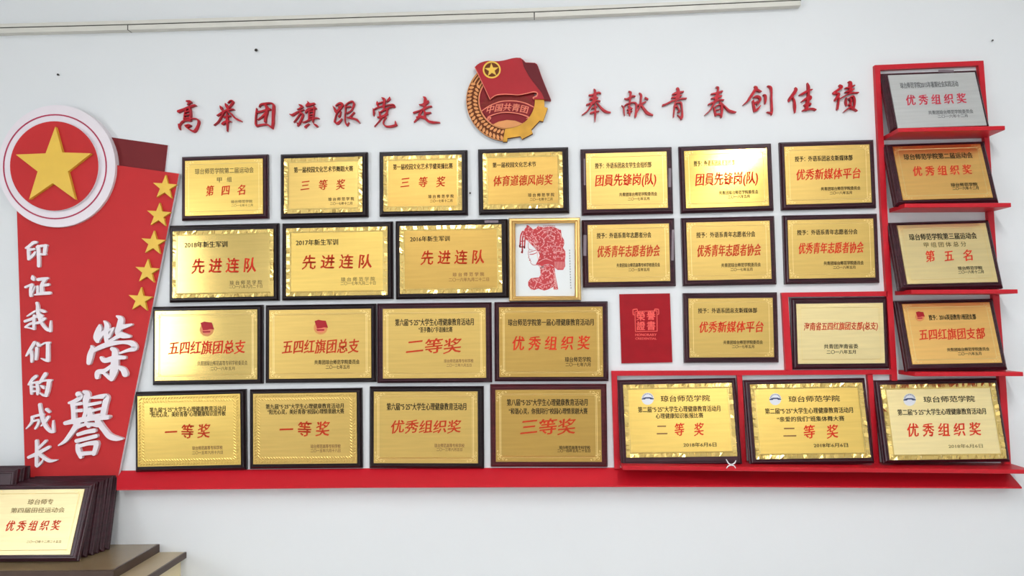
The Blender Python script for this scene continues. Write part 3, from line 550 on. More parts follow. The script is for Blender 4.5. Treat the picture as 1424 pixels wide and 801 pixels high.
hung('small scallop-edged gold plaque, second from the left in the top row', G1_, 'A', [(389.4, 213.8), (512.9, 210.8), (388.8, 305.6), (512.3, 302.2)], [(788, 103), (1340, 90), (788, 495), (1345, 483)],
 [('第一届校园文化艺术节舞蹈大赛', 858, 1277, 180, 38, 'k'), ('三　等　奖', 908, 1222, 290, 68, 'r'), (US, 1102, 1285, 391, 23, 'k'), ('二〇一七年十二月', 1115, 1272, 422, 20, 'k')], tone='g', kind='facet', wood=WOODB)
hung('small scallop-edged gold plaque, third from the left in the top row', G1_, 'B', [(527, 210.4), (650.7, 208), (527, 302.1), (650.7, 299.5)], [(90, 112), (635, 98), (90, 497), (638, 487)],
 [('第一届校园文化艺术节健美操比赛', 158, 573, 182, 38, 'k'), ('三　等　奖', 212, 522, 290, 68, 'r'), (US, 402, 580, 390, 23, 'k'), ('二〇一七年十二月', 415, 570, 421, 20, 'k')], tone='d', kind='facet', wood=WOODB)
hung('small scallop-edged gold plaque directly under the round emblem', G1_, 'B', [(665.1, 207), (790.8, 203.6), (665.1, 299.5), (791.2, 297.1)], [(782, 92), (1335, 78), (782, 483), (1340, 470)],
 [('第一届校园文化艺术节', 850, 1153, 170, 34, 'k'), ('体育道德风尚奖', 855, 1268, 278, 68, 'r'), (US, 1095, 1278, 380, 23, 'k'), ('二〇一七年十二月', 1108, 1265, 410, 20, 'k')], tone='d', kind='facet', wood=WOODB)
hung('large plaque dated 2018 at the left end of the second row', G2_, 'C', [(235.1, 313.4), (389.9, 309.7), (233.5, 421.2), (389.2, 418.2)], [(48, 92), (652, 80), (38, 493), (648, 487)],
 [('2018年新生军训', 117, 375, 172, 34, 'k'), ('先 进 连 队', 160, 548, 298, 82, 't'), (US, 385, 578, 402, 24, 'e'), ('二〇一八年九月二十日', 380, 580, 426, 20, 'e')], tone='l', kind='facet', wood=WOODB)
hung('large plaque dated 2017 in the middle of the second left row', G2_, 'C', [(391.5, 310.4), (547.5, 307.4), (391.1, 418.2), (547.5, 415.9)], [(725, 77), (1333, 63), (725, 487), (1335, 473)],
 [('2017年新生军训', 783, 1038, 160, 34, 'k'), ('先 进 连 队', 822, 1243, 275, 78, 'r'), (US, 1055, 1258, 380, 24, 'e'), ('二〇一七年九月二十日', 1052, 1262, 404, 20, 'e')], tone='y', kind='facet', wood=WOODB)
hung('large plaque dated 2016 beside the framed red portrait', G2_, 'D', [(549.8, 307.2), (706.7, 303.8), (549.8, 416.3), (706.7, 414.5)], [(80, 98), (803, 87), (80, 578), (805, 570)],
 [('2016年新生军训', 155, 437, 188, 36, 'k'), ('先 进 连 队', 232, 683, 318, 92, 'r'), (US, 455, 678, 441, 26, 'n'), ('二〇一六年九月二十二日', 428, 712, 477, 25, 'n')], tone='d', kind='facet', wood=WOODB, extra=add_tape([(683, 58, 780, 76)]))
hung('large plaque with a printed flag mark at the left end of the third row', G3_, 'E', [(212.1, 426.6), (367.3, 423.8), (209.7, 536), (367.3, 533.7)], [(72, 72), (685, 68), (60, 497), (678, 485)],
 [('五四红旗团总支', 150, 610, 293, 75, 't'), (LGH, 320, 620, 388, 26, 'e'), ('二〇一八年五月', 398, 543, 420, 20, 'e')], tone='l', kind='filigree', extra=add_flagmark(380, 183, 42), wood=WOODB)
hung('large plaque with a printed flag mark, second in the third left row', G3_, 'E', [(368.7, 423.8), (524, 422.6), (367.8, 533.7), (524, 530.9)], [(755, 68), (1365, 62), (748, 487), (1365, 475)],
 [('五四红旗团总支', 832, 1293, 287, 78, 'r'), (LG, 1023, 1295, 381, 25, 'k'), ('二〇一七年五月', 1092, 1233, 411, 22, 'k')], tone='g', kind='filigree', extra=add_flagmark(1063, 172, 42), wood=WOODB)
hung('large second-prize plaque with ornate corners, third in the third left row', G3_, 'F', [(524.2, 421.8), (683.9, 420.3), (523.5, 533.2), (684.6, 531.8)], [(72, 57), (663, 55), (70, 460), (665, 457)],
 [('第六届“5·25”' + MY, 143, 595, 136, 38, 'k'), ('“圣手微心”手语操比赛', 278, 473, 179, 30, 'k'), ('二等奖', 208, 525, 272, 80, 'r'), (UH, 423, 592, 359, 19, 'n'), ('二〇一三年六月五日', 438, 580, 384, 17, 'n')], tone='g', kind='filigree')
hung('large five-character plaque hanging just below the framed red portrait', G3_, 'F', [(687.5, 419.8), (845, 419.1), (687.5, 530.8), (846.9, 530.1)], [(738, 52), (1332, 45), (740, 453), (1340, 450)],
 [('琼台师范学院第一届心理健康教育活动月', 790, 1282, 137, 36, 'k'), ('优 秀 组 织 奖', 815, 1262, 255, 75, 't'), (U, 1118, 1268, 350, 27, 'k'), ('二〇一七年六月', 1122, 1265, 379, 21, 'k')], tone='d', kind='filigree')
hung('large rope-bordered first-prize plaque at the left end of the bottom row, beside the banner', G4_, 'G', [(187.9, 544.3), (344.3, 541.2), (185.3, 657.3), (344.3, 653)], [(50, 85), (652, 75), (43, 500), (642, 488)],
 [('第九届“5·25”' + MY, 120, 565, 163, 28, 'k'), ('“阳光心灵，美好青春”心理健康知识宣传板', 120, 565, 191, 28, 'k'), ('一 等 奖', 207, 472, 292, 78, 'r'), (UH, 363, 540, 389, 21, 'n'), ('二〇一五年六月十六日', 363, 540, 416, 19, 'n')], tone='y', kind='rope', wood=WOODB)
hung('large rope-bordered first-prize plaque, second in the bottom left row', G4_, 'G', [(347.1, 541.2), (504.7, 539.1), (345.2, 653), (505.2, 651.3)], [(722, 73), (1325, 65), (717, 488), (1325, 477)],
 [('第九届“5·25”' + MY, 795, 1250, 146, 28, 'k'), ('“阳光心灵，美好青春”校园心理情景剧大赛', 805, 1252, 177, 28, 'k'), ('一 等 奖', 875, 1168, 278, 82, 'r'), (UH, 1055, 1230, 379, 21, 'n'), ('二〇一五年六月十八日', 1055, 1228, 404, 19, 'n')], tone='g', kind='rope', wood=WOODB)
hung('large ornate-cornered plaque with five wide red characters, third in the bottom left row', G4_, 'H', [(513.7, 537), (673.3, 536.7), (512.5, 651.7), (673.3, 651.7)], [(60, 58), (640, 57), (57, 460), (640, 458)],
 [('第六届“5·25”' + MY, 132, 577, 142, 38, 'k'), ('优秀组织奖', 155, 548, 253, 68, 'r'), (UH, 398, 565, 359, 20, 'n'), ('二〇一三年六月五日', 410, 552, 381, 18, 'n')], tone='g', kind='filigree', wood=WOODB)
hung('large third-prize plaque in a wine-red board, right end of the bottom left row', G4_, 'H', [(680.8, 533.7), (842.8, 533.7), (682.5, 650.2), (846.1, 649.7)], [(735, 48), (1325, 47), (742, 452), (1333, 450)],
 [('第八届“5·25”' + MY, 800, 1252, 118, 36, 'k'), ('“和谐心灵，你我同行”校园心理情景剧大赛', 812, 1252, 167, 32, 'k'), ('三等奖', 880, 1187, 253, 82, 'r'), (UH, 1095, 1268, 370, 18, 'k'), ('二〇一四年五月二十五日', 1085, 1268, 388, 17, 'k')], tone='d', kind='filigree', wood=WOODM)
hung('matt gold plaque at the left end of the top right row, right of the emblem', G5_, 'I', [(807.1, 206.7), (934.8, 203.6), (808.6, 300.4), (936.5, 297.3)], [(72, 115), (622, 100), (77, 497), (635, 487)],
 [('授予：外语系团总支学生会组织部', 135, 520, 195, 36, 'k'), ('团員先锋岗(队)', 138, 555, 293, 75, 't'), (LG, 300, 560, 393, 24, 'k'), ('二〇一七年五月', 360, 507, 425, 20, 'k')], tone='g', extra=add_tape([(637, 215, 655, 345), (58, 150, 70, 330)]))
hung('gold plaque with a bright lamp glare, middle of the top right row', G5_, 'I', [(943, 203.2), (1072.9, 198.6), (945.6, 297.5), (1077.4, 293.5)], [(740, 98), (1305, 77), (757, 490), (1327, 472)],
 [('授予：外语系团总支宣传部', 808, 1090, 180, 36, 'k'), ('团員先锋岗(队)', 822, 1250, 285, 80, 't'), (LG, 982, 1250, 380, 24, 'k'), ('二〇一八年五月', 1045, 1192, 409, 20, 'k')], tone='h')
hung('gold plaque at the right end of the top right row, beside the red shelf unit', G5_, 'J', [(1081.5, 197.6), (1215.5, 193.3), (1085.8, 293), (1220.8, 290.1)], [(140, 130), (967, 110), (165, 692), (995, 675)],
 [('授予：外语系团总支新媒体部', 243, 805, 245, 50, 'k'), ('优秀新媒体平台', 258, 885, 395, 98, 't'), (LG, 500, 882, 537, 32, 'k'), ('二〇一八年五月', 585, 800, 580, 28, 'k')], tone='g')
hung('gold plaque taped at both sides, right of the framed red portrait', G6_, 'K', [(809.2, 305.8), (938.5, 302.7), (810.2, 399.9), (940.1, 398.3)], [(82, 87), (637, 77), (92, 480), (653, 470)],
 [('授予：外语系青年志愿者分会', 145, 518, 158, 36, 'k'), ('优秀青年志愿者协会', 150, 580, 265, 74, 'r'), (LGH, 283, 580, 361, 25, 'k'), ('二〇一五年五月', 365, 507, 393, 21, 'k')], tone='g', extra=add_tape([(55, 155, 76, 298), (657, 120, 674, 330)]))
hung('gold plaque in the middle of the second right row, above the new media one', G6_, 'K', [(946.2, 303.1), (1077.4, 299.5), (948.7, 397.9), (1081.5, 395.8)], [(755, 70), (1325, 58), (770, 465), (1345, 458)],
 [('授予：外语系青年志愿者分会', 825, 1228, 153, 36, 'k'), ('优秀青年志愿者协会', 832, 1270, 260, 76, 'r'), (LG, 998, 1268, 361, 25, 'k'), ('二〇一七年五月', 1062, 1212, 392, 21, 'k')], tone='g')
hung('gold plaque at the right end of the second right row, beside the red shelf unit', G6_, 'L', [(1086.5, 299.3), (1220.5, 296.5), (1090.1, 395.5), (1225.3, 393.7)], [(170, 112), (1003, 95), (195, 683), (1032, 668)],
 [('授予：外语系青年志愿者分会', 265, 852, 228, 48, 'k'), ('优秀青年志愿者协会', 282, 915, 380, 100, 't'), (LG, 527, 915, 527, 35, 'k'), ('二〇一八年五月', 620, 835, 570, 28, 'k')], tone='g')
hung('gold plaque hanging right of the red certificate folder', 'plaques of the lower right row', 'M', [(948.3, 407.4), (1080.9, 406.5), (951, 505), (1084.9, 503.9)], [(608, 85), (1275, 80), (622, 553), (1297, 553)],
 [('授予：外语系团总支新媒体部', 685, 1153, 181, 38, 'k'), ('优秀新媒体平台', 697, 1208, 310, 82, 't'), (LG, 890, 1203, 433, 28, 'k'), ('二〇一七年五月', 960, 1135, 468, 24, 'k')], tone='g')
hung('pale gold plaque with small red title inside the small red-framed bay', 'plaques of the lower right row', 'N', [(1095.9, 414.5), (1233.1, 412.9), (1101.7, 513.8), (1239.4, 512.6)], [(68, 93), (583, 92), (88, 452), (607, 450)],
 [('海南省五四红旗团支部(总支)', 118, 557, 228, 44, 'r'), ('共青团海南省委', 240, 443, 348, 25, 'k'), ('二〇一八年五月', 257, 430, 381, 22, 'k')], tone='p')
# ------------------------------------------------------------------ red shelf unit and ledge
SD = .095
su = empty('red_shelf_unit', at(1130, 660)); tag(su, 'red painted wall frame with projecting shelves at the right of the display', 'shelf unit')
inv = Matrix.Translation(-su.location)
def sp_(mb, name='frame_strip'):
    o = mb.build(name, SHELF, su); o.matrix_parent_inverse = inv; return o
FT = .014
for pts in ([(1216.5, 90.5), (1224.2, 97), (1234.4, 300), (1241, 405), (1247.6, 520), (1254, 655), (1246, 655), (1239.8, 520), (1232.7, 405), (1226, 300)],
            [(1361, 91), (1367.7, 84.2), (1376.5, 200), (1382.5, 300), (1390.3, 420), (1399.7, 540), (1406.5, 655), (1397, 655), (1390.3, 540), (1381.3, 420), (1374, 300), (1369.5, 200)],
            [(1216.5, 90.5), (1367.7, 84.2), (1361, 91), (1224.2, 97)],
            [(1087, 407), (1234, 405), (1234, 411.8), (1096, 412.8)],
            [(1087, 407), (1096, 412.8), (1102, 515), (1092.8, 515.6)],
            [(850.3, 516), (1240, 514.2), (1240, 520.8), (858, 522.6)],
            [(1254, 515), (1400, 517.5), (1400, 520.5), (1254, 520.6)],
            [(850.3, 516), (858, 522.6), (862.5, 652), (854.5, 652)],
            [(1025, 522), (1032, 522), (1038.5, 650), (1031, 650)],
            [(1206.5, 520), (1213.5, 520), (1224, 650), (1216, 650)]):
    mb = MB(); slab(mb, pts, 0, FT); sp_(mb)
def shelf(xa, ya, xb, yb, dr=0.0):
    a, b = at(xa, ya, SD), at(xb, yb, SD); th = .0118; ch = .0012; mb = MB()
    z = lambda p, q: p.z + q
    for q0, q1, y0_, y1_ in ((-th + ch, -ch, -SD, 0),):
        L = []
        for p in (a, b):
            L.append([(p.x, 0, p.z - th), (p.x, -SD + ch, p.z - th), (p.x, -SD, p.z - th + ch), (p.x, -SD, p.z - ch), (p.x, -SD + ch, p.z), (p.x, 0, p.z)])
        n = 6; mb.add(L[0] + L[1], [tuple(range(n)), tuple(reversed(range(n, 2 * n)))] + [((k + 1) % n, k, n + k, n + (k + 1) % n) for k in range(n)])
    sp_(mb, 'shelf'); return (a.z + b.z) / 2
ZS = [shelf(1249.5, 178, 1397.4, 174.8), shelf(1258.5, 283, 1405.8, 282), shelf(1267, 403, 1415, 402.3), shelf(1272, 517.5, 1422.6, 517.3), shelf(866, 647.8, 1434, 653.2)]
# long sloping red ledge below everything
lg = empty('red_ledge', at(700, 677)); tag(lg, 'long red sloping ledge running under all the plaques', 'ledge'); inv2 = Matrix.Translation(-lg.location)
top = [(163, 655.3), (344, 653.6), (505, 652), (700, 651.3), (862, 651), (1040, 655.5), (1220, 656.5), (1403, 657)]
bot = [(162, 680), (344, 678.2), (500, 676.6), (700, 675.9), (862, 675.4), (1040, 675.5), (1240, 676.7), (1421, 677.5)]
mb = MB(); n = len(top); tv = [at(*p, .004) for p in top]; bv = [at(*p, .05) for p in bot]
v = [Vector((p.x, 0, p.z + .001)) for p in tv] + tv + bv + [p + Vector((0, 0, -.004)) for p in bv] + [Vector((p.x, 0, p.z - .004)) for p in bv]
f = []
for r in range(4):
    for k in range(n - 1): f.append((r * n + k, (r + 1) * n + k, (r + 1) * n + k + 1, r * n + k + 1))
f += [(0, n, 2 * n, 3 * n, 4 * n)[::-1], tuple(r * n + n - 1 for r in range(5))]
mb.add(v, f); o = mb.build('sloping_face', SHELF, lg); o.matrix_parent_inverse = inv2
# ------------------------------------------------------------------ plaques leaning on shelves
def leaning(lab, g, crop, plate, lines, zs, db, m, **k):
    return plaque('award_plaque', lab, g, plate, crop, lines, lean=(zs, *db) if isinstance(db, tuple) else (zs, db), margins=m, **k)
leaning('silver plaque leaning on the topmost red shelf', G7_, 'T', [(130, 90), (575, 72), (172, 358), (620, 345)],
 [('琼台师范学院2015年暑期社会实践活动', 190, 487, 138, 28, 'a'), ('优 秀 组 织 奖', 217, 525, 212, 48, 'c'), (LG, 328, 555, 277, 19, 'a'), ('二〇一六年十二月', 375, 525, 298, 15, 'a')], ZS[0], .068, (.017, .012, .012), tone='s', kind=None, extra=add_tape([(390, 60, 470, 72)]))
leaning('orange-gold plaque leaning on the second red shelf from the top', G7_, 'T', [(153, 450), (600, 435), (200, 722), (655, 710)],
 [('琼台师范学院第二届运动会', 207, 558, 500, 28, 'k'), ('优 秀 组 织 奖', 252, 553, 572, 46, 't'), (U, 443, 578, 645, 17, 'k'), ('二〇一六年十二月', 450, 583, 663, 15, 'k')], ZS[1], .070, (.021, .018, .012), tone='o')
leaning('gold fifth-place plaque leaning on the third red shelf from the top', G7_, 'U', [(163, 75), (578, 68), (200, 350), (620, 343)],
 [('琼台师范学院第三届运动会', 217, 533, 130, 28, 'k'), ('甲 组 团 体 总 分', 285, 482, 168, 22, 'e'), ('第　五　名', 290, 508, 220, 48, 't'), (U, 437, 550, 278, 15, 'k'), ('二〇一八年十二月', 438, 555, 296, 14, 'k')], ZS[2], .068, (.022, .016, .012), tone='p')
leaning('gold plaque with a small flag mark leaning on the fourth red shelf', G7_, 'U', [(185, 440), (595, 435), (225, 722), (640, 718)],
 [('授予：2016英语教育1班团支部', 308, 528, 505, 24, 'k'), ('五四红旗团支部', 260, 567, 583, 48, 't'), (LG, 387, 583, 655, 15, 'k'), ('二〇一八年五月', 437, 545, 675, 14, 'k')], ZS[3], .068, (.016, .016, .012), tone='o', extra=add_flagmark(267, 500, 22))
NM = ('琼台师范学院',)
leaning('scallop-edged gold plaque with a blue badge, leftmost on the bottom shelf', G8_, 'O', [(100, 65), (805, 62), (120, 540), (845, 540)],
 [(U, 345, 665, 161, 38, 'k'), ('第二届“5·25”' + MY, 197, 732, 230, 36, 'k'), ('心理健康知识板报比赛', 313, 622, 273, 32, 'k'), ('二', 318, 388, 362, 70, 'n'), ('等　奖', 435, 627, 362, 78, 't'), ('2018年6月6日', 493, 708, 462, 26, 'k')], ZS[4], .058, (.015, .014, .015), tone='y', kind='facet', extra=add_badge(261, 160, 40, 'O'))
leaning('scallop-edged gold plaque with a blue badge, middle of the bottom shelf', G8_, 'W', [(1043.1, 533.3), (1199, 533.1), (1050.6, 636.7), (1211.2, 638.8)],
 [(U, 1096.7, 1168, 555, 8, 'k'), ('第二届“5·25”' + MY, 1063.9, 1186.2, 571.4, 7.6, 'k'), ('“亲爱的我们”班集体舞大赛', 1080.6, 1174.4, 583, 6.8, 'k'), ('二', 1089, 1107, 600.3, 15, 'n'), ('等　奖', 1117.5, 1166, 600.8, 17.5, 't'), ('2018年6月6日', 1131.6, 1179.4, 620, 5.5, 'k')], ZS[4], .058, (.016, .012, .014), tone='y', kind='facet', extra=add_badge(1078.5, 554.7, 8.3, 'W'))
leaning('scallop-edged gold plaque with a blue badge, rightmost on the bottom shelf', G8_, 'Q', [(487, 87), (1235, 87), (548, 582), (1312, 580)],
 [(U, 770, 1105, 190, 38, 'k'), ('第二届“5·25”' + MY, 600, 1177, 272, 38, 'k'), ('优 秀 组 织 奖', 662, 1145, 387, 80, 't'), ('2018年6月6日', 932, 1155, 496, 24, 'e')], ZS[4], .062, (.014, .013, .014), tone='p', kind='facet', extra=add_badge(680, 190, 41, 'Q'))
# scrap of white cord on the ledge shelf
mb = MB(); dd = SD + .002
for st in ("1010,639,1.0 1013.5,644.5,1.6 1017.5,646,1.8 1021.5,644,1.6 1023.5,640.5,1.0", "1010.5,651,1.0 1013,648,1.3 1017,647,1.4 1021,648,1.2 1023,651,.9"):
    stroke_mesh(mb, ribbon(parse(st)[0]), lambda x, y: at(x, y, dd), .0015)
tag(mb.build('cord_scrap', WHITEP), 'short curled scrap of white cord hanging at the front of the bottom shelf', 'cord')
# ------------------------------------------------------------------ certificate folder
PCs = [(861.4, 409.1), (931.6, 407.9), (864.4, 505.3), (935.1, 503.9)]
cf = empty('certificate_folder', at(900, 505)); tag(cf, 'dark red certificate folder with coral stamped characters, hung on the wall', 'certificate'); inv = Matrix.Translation(-cf.location)
mb = MB(); slab(mb, [PCs[0], PCs[1], PCs[3], PCs[2]], 0, .006); o = mb.build('cover', CERT, cf); o.matrix_parent_inverse = inv
mb = MB(); PM = lambda x, y: at(850 + x / 5.696, 400 + y / 5.696, .0066)
for st in ("188,190,6 362,183,6", "188,190,6 192,348,6", "362,183,6 364,345,6", "192,348,6 364,345,6", "172,175,8 205,170,8 205,190,5", "375,172,8 345,170,8 345,188,5", "172,175,7 175,215,7 188,213,5", "375,172,7 376,210,7 362,213,5"):
    stroke_mesh(mb, ribbon(parse(st)[0], 2), PM, .0006)
for ch, a, b, y in (('榮', 198, 268, 225), ('譽', 280, 350, 222), ('證', 200, 270, 302), ('書', 282, 350, 300)): text_into(mb, ch, PM, a, b, y, 70, .03)
text_into(mb, 'HONORARY', PM, 190, 360, 372, 26, .03); text_into(mb, 'CREDENTIAL', PM, 190, 360, 402, 22, .03)
o = mb.build('stamped_lettering', CERTP, cf); o.matrix_parent_inverse = inv
# ------------------------------------------------------------------ framed papercut portrait
pf = empty('framed_papercut', at(758, 419)); tag(pf, 'gilt-framed red papercut of a woman in profile with an ornate headdress', 'picture'); inv = Matrix.Translation(-pf.location)
OC = [(707.3, 303.5), (806.8, 302.5), (808.3, 417.5), (707.8, 419)]; IC = [(716.7, 311.3), (799, 310.3), (799.5, 411.5), (717.2, 412)]
mb = MB()
def lerp(a, b, t): return (a[0] + (b[0] - a[0]) * t, a[1] + (b[1] - a[1]) * t)
rings = [(0, .0), (0, .016), (.12, .021), (.45, .022), (.6, .018), (.8, .0165), (.9, .018), (1, .014), (1, .004)]
V = []
for t, d in rings:
    for k in range(4): V.append(at(*lerp(OC[k], IC[k], t), d) if d else Vector((at(*OC[k], .016).x, 0, at(*OC[k], .016).z)))
for k in range(4):
    m2 = MB(); vv = []; j = (k + 1) % 4
    for r in range(len(rings)): vv += [V[r * 4 + k], V[r * 4 + j]]
    m2.add(vv, [(2 * r, 2 * r + 1, 2 * r + 3, 2 * r + 2) for r in range(len(rings) - 1)]); o = m2.build('frame_moulding', GFRAME, pf); o.matrix_parent_inverse = inv
mb = MB(); slab(mb, IC, 0, .005); o = mb.build('backing_paper', PAPER, pf); o.matrix_parent_inverse = inv
XP, YP, SP = 700, 295, 6.165
PP = lambda e: (lambda x, y: at(XP + x / SP, YP + y / SP, e))
def pslab(mb, pts, e, mi=0): slab(mb, [(XP + x / SP, YP + y / SP) for x, y in pts], .005, e, mi)
hair = [(165, 200), (170, 165), (190, 135), (210, 118), (235, 130), (255, 150), (280, 138), (300, 118), (315, 125), (345, 132), (400, 125), (440, 130), (475, 148), (495, 165), (500, 205), (520, 240), (522, 275), (510, 305), (530, 335), (533, 375), (528, 410), (530, 465), (512, 495), (465, 495), (440, 475), (420, 455), (385, 445), (350, 452), (322, 470), (300, 450), (278, 450), (298, 410), (312, 370), (300, 340), (270, 310), (240, 278), (212, 250), (185, 228)]
neck = [(318, 500), (312, 474), (350, 455), (395, 448), (437, 470), (445, 530), (458, 600), (470, 662), (432, 665), (428, 640), (385, 662), (350, 672), (300, 655), (265, 668), (235, 660), (213, 630), (213, 595), (235, 568), (275, 562), (305, 560), (318, 540)]
mb = MB(); pslab(mb, hair, .0056); pslab(mb, neck, .00575)
for st in ("165,165,12 150,200,12 145,250,11 142,300,12", "172,185,12 164,230,12 163,290,11 162,348,12", "192,190,11 186,230,11 183,270,11 181,308,12", "140,300,9 182,296,9", "145,250,8 186,246,8", "205,118,16 215,128,20", "155,345,12 165,330,10", "140,290,14 150,270,8", "180,305,14 178,290,8",
           "215,262,3 212,295,3 222,318,4 250,325,3", "225,362,5 245,362,7 270,355,6 290,345,4", "220,345,4 250,335,5 285,325,4", "222,318,3 212,350,3 218,380,4 215,392,4", "215,392,3 230,405,4 222,412,5 236,420,4 232,432,3", "232,432,3 250,450,4 285,455,4", "290,452,3 320,475,3 322,510,3 318,545,3",
           "470,160,6 490,155,8 490,175,6"):
    stroke_mesh(mb, ribbon(parse(st)[0], 3), PP(.0057), .0006)
for k in range(12): stroke_mesh(mb, ribbon([(345 + k * 9, 126, 3), (339 + k * 9, 108 + abs(k - 6), 2)], 1), PP(.0057), .0006)
o = mb.build('papercut_figure', PCRED, pf); o.matrix_parent_inverse = inv; cutfig = o
mb = MB(); rnd = random.Random(3)
def inside(x, y, poly):
    c = False; n = len(poly)
    for i in range(n):
        (xa, ya), (xb, yb) = poly[i], poly[i - 1]
        if (ya > y) != (yb > y) and x < (xb - xa) * (y - ya) / (yb - ya) + xa: c = not c
    return c
cnt = 0; used = []
while cnt < 190:
    x, y = rnd.uniform(165, 530), rnd.uniform(115, 665)
    if not (inside(x, y, hair) and y < 400 or inside(x, y, neck)): continue
    if any((x - a) ** 2 + (y - b) ** 2 < 13 ** 2 for a, b in used): 
        if rnd.random() < .97: continue
    used.append((x, y)); cnt += 1; r = rnd.uniform(4, 9); a0 = rnd.uniform(0, 360)
    st = [(x + r * math.cos(math.radians(a0 + t * 50)) * (1 - .08 * t), y + r * math.sin(math.radians(a0 + t * 50)) * (1 - .08 * t), 3.8) for t in range(6)]
    stroke_mesh(mb, ribbon(st, 2), PP(.0061), .0003)
for k in range(11): stroke_mesh(mb, ribbon([(440 + k * 8, 425, 2.2), (444 + k * 7.6, 485, 2.2)], 1), PP(.0061), .0003)
for st in ("312,462,16 335,475,14 350,482,6", "300,340,8 320,335,6", "200,240,5 255,265,6 285,320,6 296,400,5", "330,200,4 360,165,5 410,160,5 450,185,4", "350,230,4 380,200,5 420,200,5 440,230,5 410,255,4 375,250,3", "300,180,4 340,150,5 400,145,4", "455,150,4 490,190,6 500,240,4", "320,300,4 350,270,6 340,230,4", "430,500,5 445,560,6 455,640,5", "330,520,5 360,500,6 395,505,5 400,540,5 365,560,5", "278,290,8 300,300,6", "270,265,8 290,262,6", "330,470,12 345,465,10", "430,540,4 440,600,5 450,650,4", "260,575,5 285,600,6 262,655,4", "300,600,4 350,620,4 410,600,4", "300,430,4 360,400,5 420,420,4", "430,350,4 480,335,6 515,350,4", "360,300,4 430,290,4 500,300,4", "425,395,3 480,385,3 520,395,3", "240,190,4 270,215,5 300,260,4"):
    stroke_mesh(mb, ribbon(parse(st)[0], 3), PP(.0061), .0003)
o = mb.build('cut_openings', PCPINK, pf); o.matrix_parent_inverse = inv
mb = MB()
for k in range(15):                                               # too small to read in the photograph: strokes only
    y = 328 + k * 23; xx = 567 + (y - 328) * .035
    for st in ([(xx - 5, y - 3, 2), (xx + 5, y - 4, 2)], [(xx - 5, y + 3, 2), (xx + 5, y + 2, 2)], [(xx + rnd.uniform(-3, 3), y - 6, 2), (xx + rnd.uniform(-3, 3), y + 6, 2)]):
        stroke_mesh(mb, ribbon(st, 1), PP(.0057), .0004)
o = mb.build('side_inscription', INK['a'], pf); o.matrix_parent_inverse = inv
# ------------------------------------------------------------------ cabinet, board and the leaning stack
def box_between(mb, x0, x1, y0, y1, z0, z1): mb.box(x0, x1, y0, y1, z0, z1)
pb = at(222, 756.5, 0); pc = at(259.5, 761.5, 0)
ZB = pb.z; ZT = ZB - .024; CT = pc.z if pc.z < ZT else ZT - .001
CD = .243; BD = .235
cb = empty('cabinet', (-1.9, -CD, 0)); tag(cb, 'cream cabinet with beige top and dark brown edging in the lower left corner', 'cabinet'); inv = Matrix.Translation(-cb.location)
XC = pc.x; XCL = -2.6
mb = MB(); mb.box(XCL, XC - .006, -CD + .006, -.0005, ZT - .018, ZT - .0002); o = mb.build('cabinet_top', CTOP, cb); o.matrix_parent_inverse = inv
mb = MB(); mb.box(XC - .006, XC, -CD, -.0005, ZT - .018, ZT); mb.box(XCL, XC - .006, -CD, -CD + .006, ZT - .018, ZT); o = mb.build('edging', CEDGE, cb); o.matrix_parent_inverse = inv
mb = MB(); mb.box(XC - .036, XC - .018, -CD + .008, -.0005, .0, ZT - .018); o = mb.build('side_panel', CSIDE, cb); o.matrix_parent_inverse = inv
mb = MB(); mb.box(XCL, XC - .036, -CD + .008, -CD + .024, .08, ZT - .018); o = mb.build('front_panel', CSIDE, cb); o.matrix_parent_inverse = inv
mb = MB(); mb.box(XCL, XC - .36, -CD - .004, -CD + .0075, ZT - .16, ZT - .0005 - .004); o = mb.build('front_piece', CTAN, cb); o.matrix_parent_inverse = inv  # lighter tan piece on the left part of the cabinet front
bo = empty('display_board', (-1.8, -BD / 2, ZT)); tag(bo, 'olive-brown board with dark edging lying on the cabinet under the stacked plaques', 'board'); inv = Matrix.Translation(-bo.location)
XB = pb.x
mb = MB(); mb.box(XCL, XB - .006, -BD + .006, -.0005, ZT + .0002, ZB - .0002); o = mb.build('board_panel', BTOP, bo); o.matrix_parent_inverse = inv
mb = MB(); mb.box(XB - .006, XB, -BD, -.0005, ZT + .0002, ZB); mb.box(XCL, XB - .006, -BD, -BD + .006, ZT + .0002, ZB); o = mb.build('edging', CEDGE, bo); o.matrix_parent_inverse = inv
SL = ['hindmost dark plaque of the leaning stack, flat against the wall', 'dark plaque second from the wall in the leaning stack', 'dark plaque third from the wall in the leaning stack', 'dark plaque fourth from the wall in the leaning stack', 'dark plaque directly behind the front gold plaque of the stack']
GS = 'plaques stacked leaning on the cabinet'
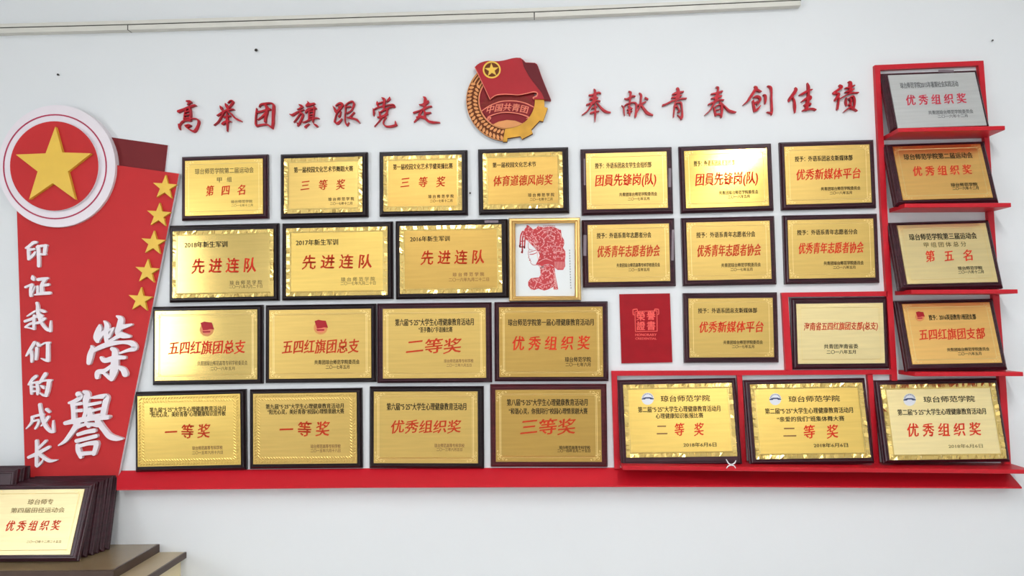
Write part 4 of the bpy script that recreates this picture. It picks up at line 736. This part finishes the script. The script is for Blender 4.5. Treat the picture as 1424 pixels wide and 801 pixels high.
def bare_plaque(lab, g, xr, wd, ht, db, tilt, th=.018, mr=.03):
    r = empty('award_plaque', (xr - wd / 2, -db, ZB + .0003 + th * math.sin(tilt) * 0), (-tilt, 0, 0))
    mb2 = board_mesh(wd, ht, -wd / 2, 0, WOOD, r, th); r.location.z = ZB + .0004 + math.sin(tilt) * 0
    # lift so that the lower front edge stays above the board
    r.location.z = ZB + .0004 - min(0, (Matrix.Rotation(-tilt, 3, 'X') @ Vector((0, -th, 0))).z)
    m = MB(); m.add([(-wd / 2 + .03, -th - .0006, .03), (wd / 2 - mr, -th - .0006, .03), (wd / 2 - mr, -th - .0006, ht - .03), (-wd / 2 + .03, -th - .0006, ht - .03)], [(0, 1, 2, 3)]); m.build('metal_plate', BR['g'], r)
    tag(r, lab, 'plaque', g); return r
def xr_at(px_, py_, d): return at(px_, py_, d).x
stk = [(152.7, 659, .050, .004), (145.5, 662, .067, .019), (137.5, 665, .084, .034), (131, 667.5, .101, .049), (121.8, 670, .118, .064)]
for k, (X, Yt, d, dt) in enumerate(stk):                           # each board leans on the one behind it
    hz = at(X, Yt, dt + .01).z - ZB; tl = math.atan2(d - dt, hz)
    bare_plaque(SL[k], GS, xr_at(X, 765, d), .262, hz / math.cos(tl) - .003, d, tl, .014)
leaning('pale gold plaque at the front of the stack leaning on the cabinet', GS, 'S', [(-82, 237), (545, 235), (-112, 665), (463, 663)],
 [('琼台师专', 165, 337, 320, 34, 'e'), ('第四届田径运动会', 60, 418, 375, 32, 'e'), ('优 秀 组 织 奖', 45, 395, 475, 62, 't'), ('二〇一〇年十二月二十五日', 190, 405, 580, 17, 'e')], ZB, (.168, .104), (.018, .021, .016), tone='c')
for k, (X, Yp, d) in enumerate(((30, 760, .05), (22, 763, .078), (12, 767, .106))):
    bare_plaque(['hindmost dark plaque at the left picture edge, against the wall', 'middle dark plaque of the three at the left picture edge', 'foremost dark plaque of the three at the left picture edge'][k], 'plaques stacked at the left picture edge', xr_at(X, Yp, d), .30, .247, d, .18, .018, .062)
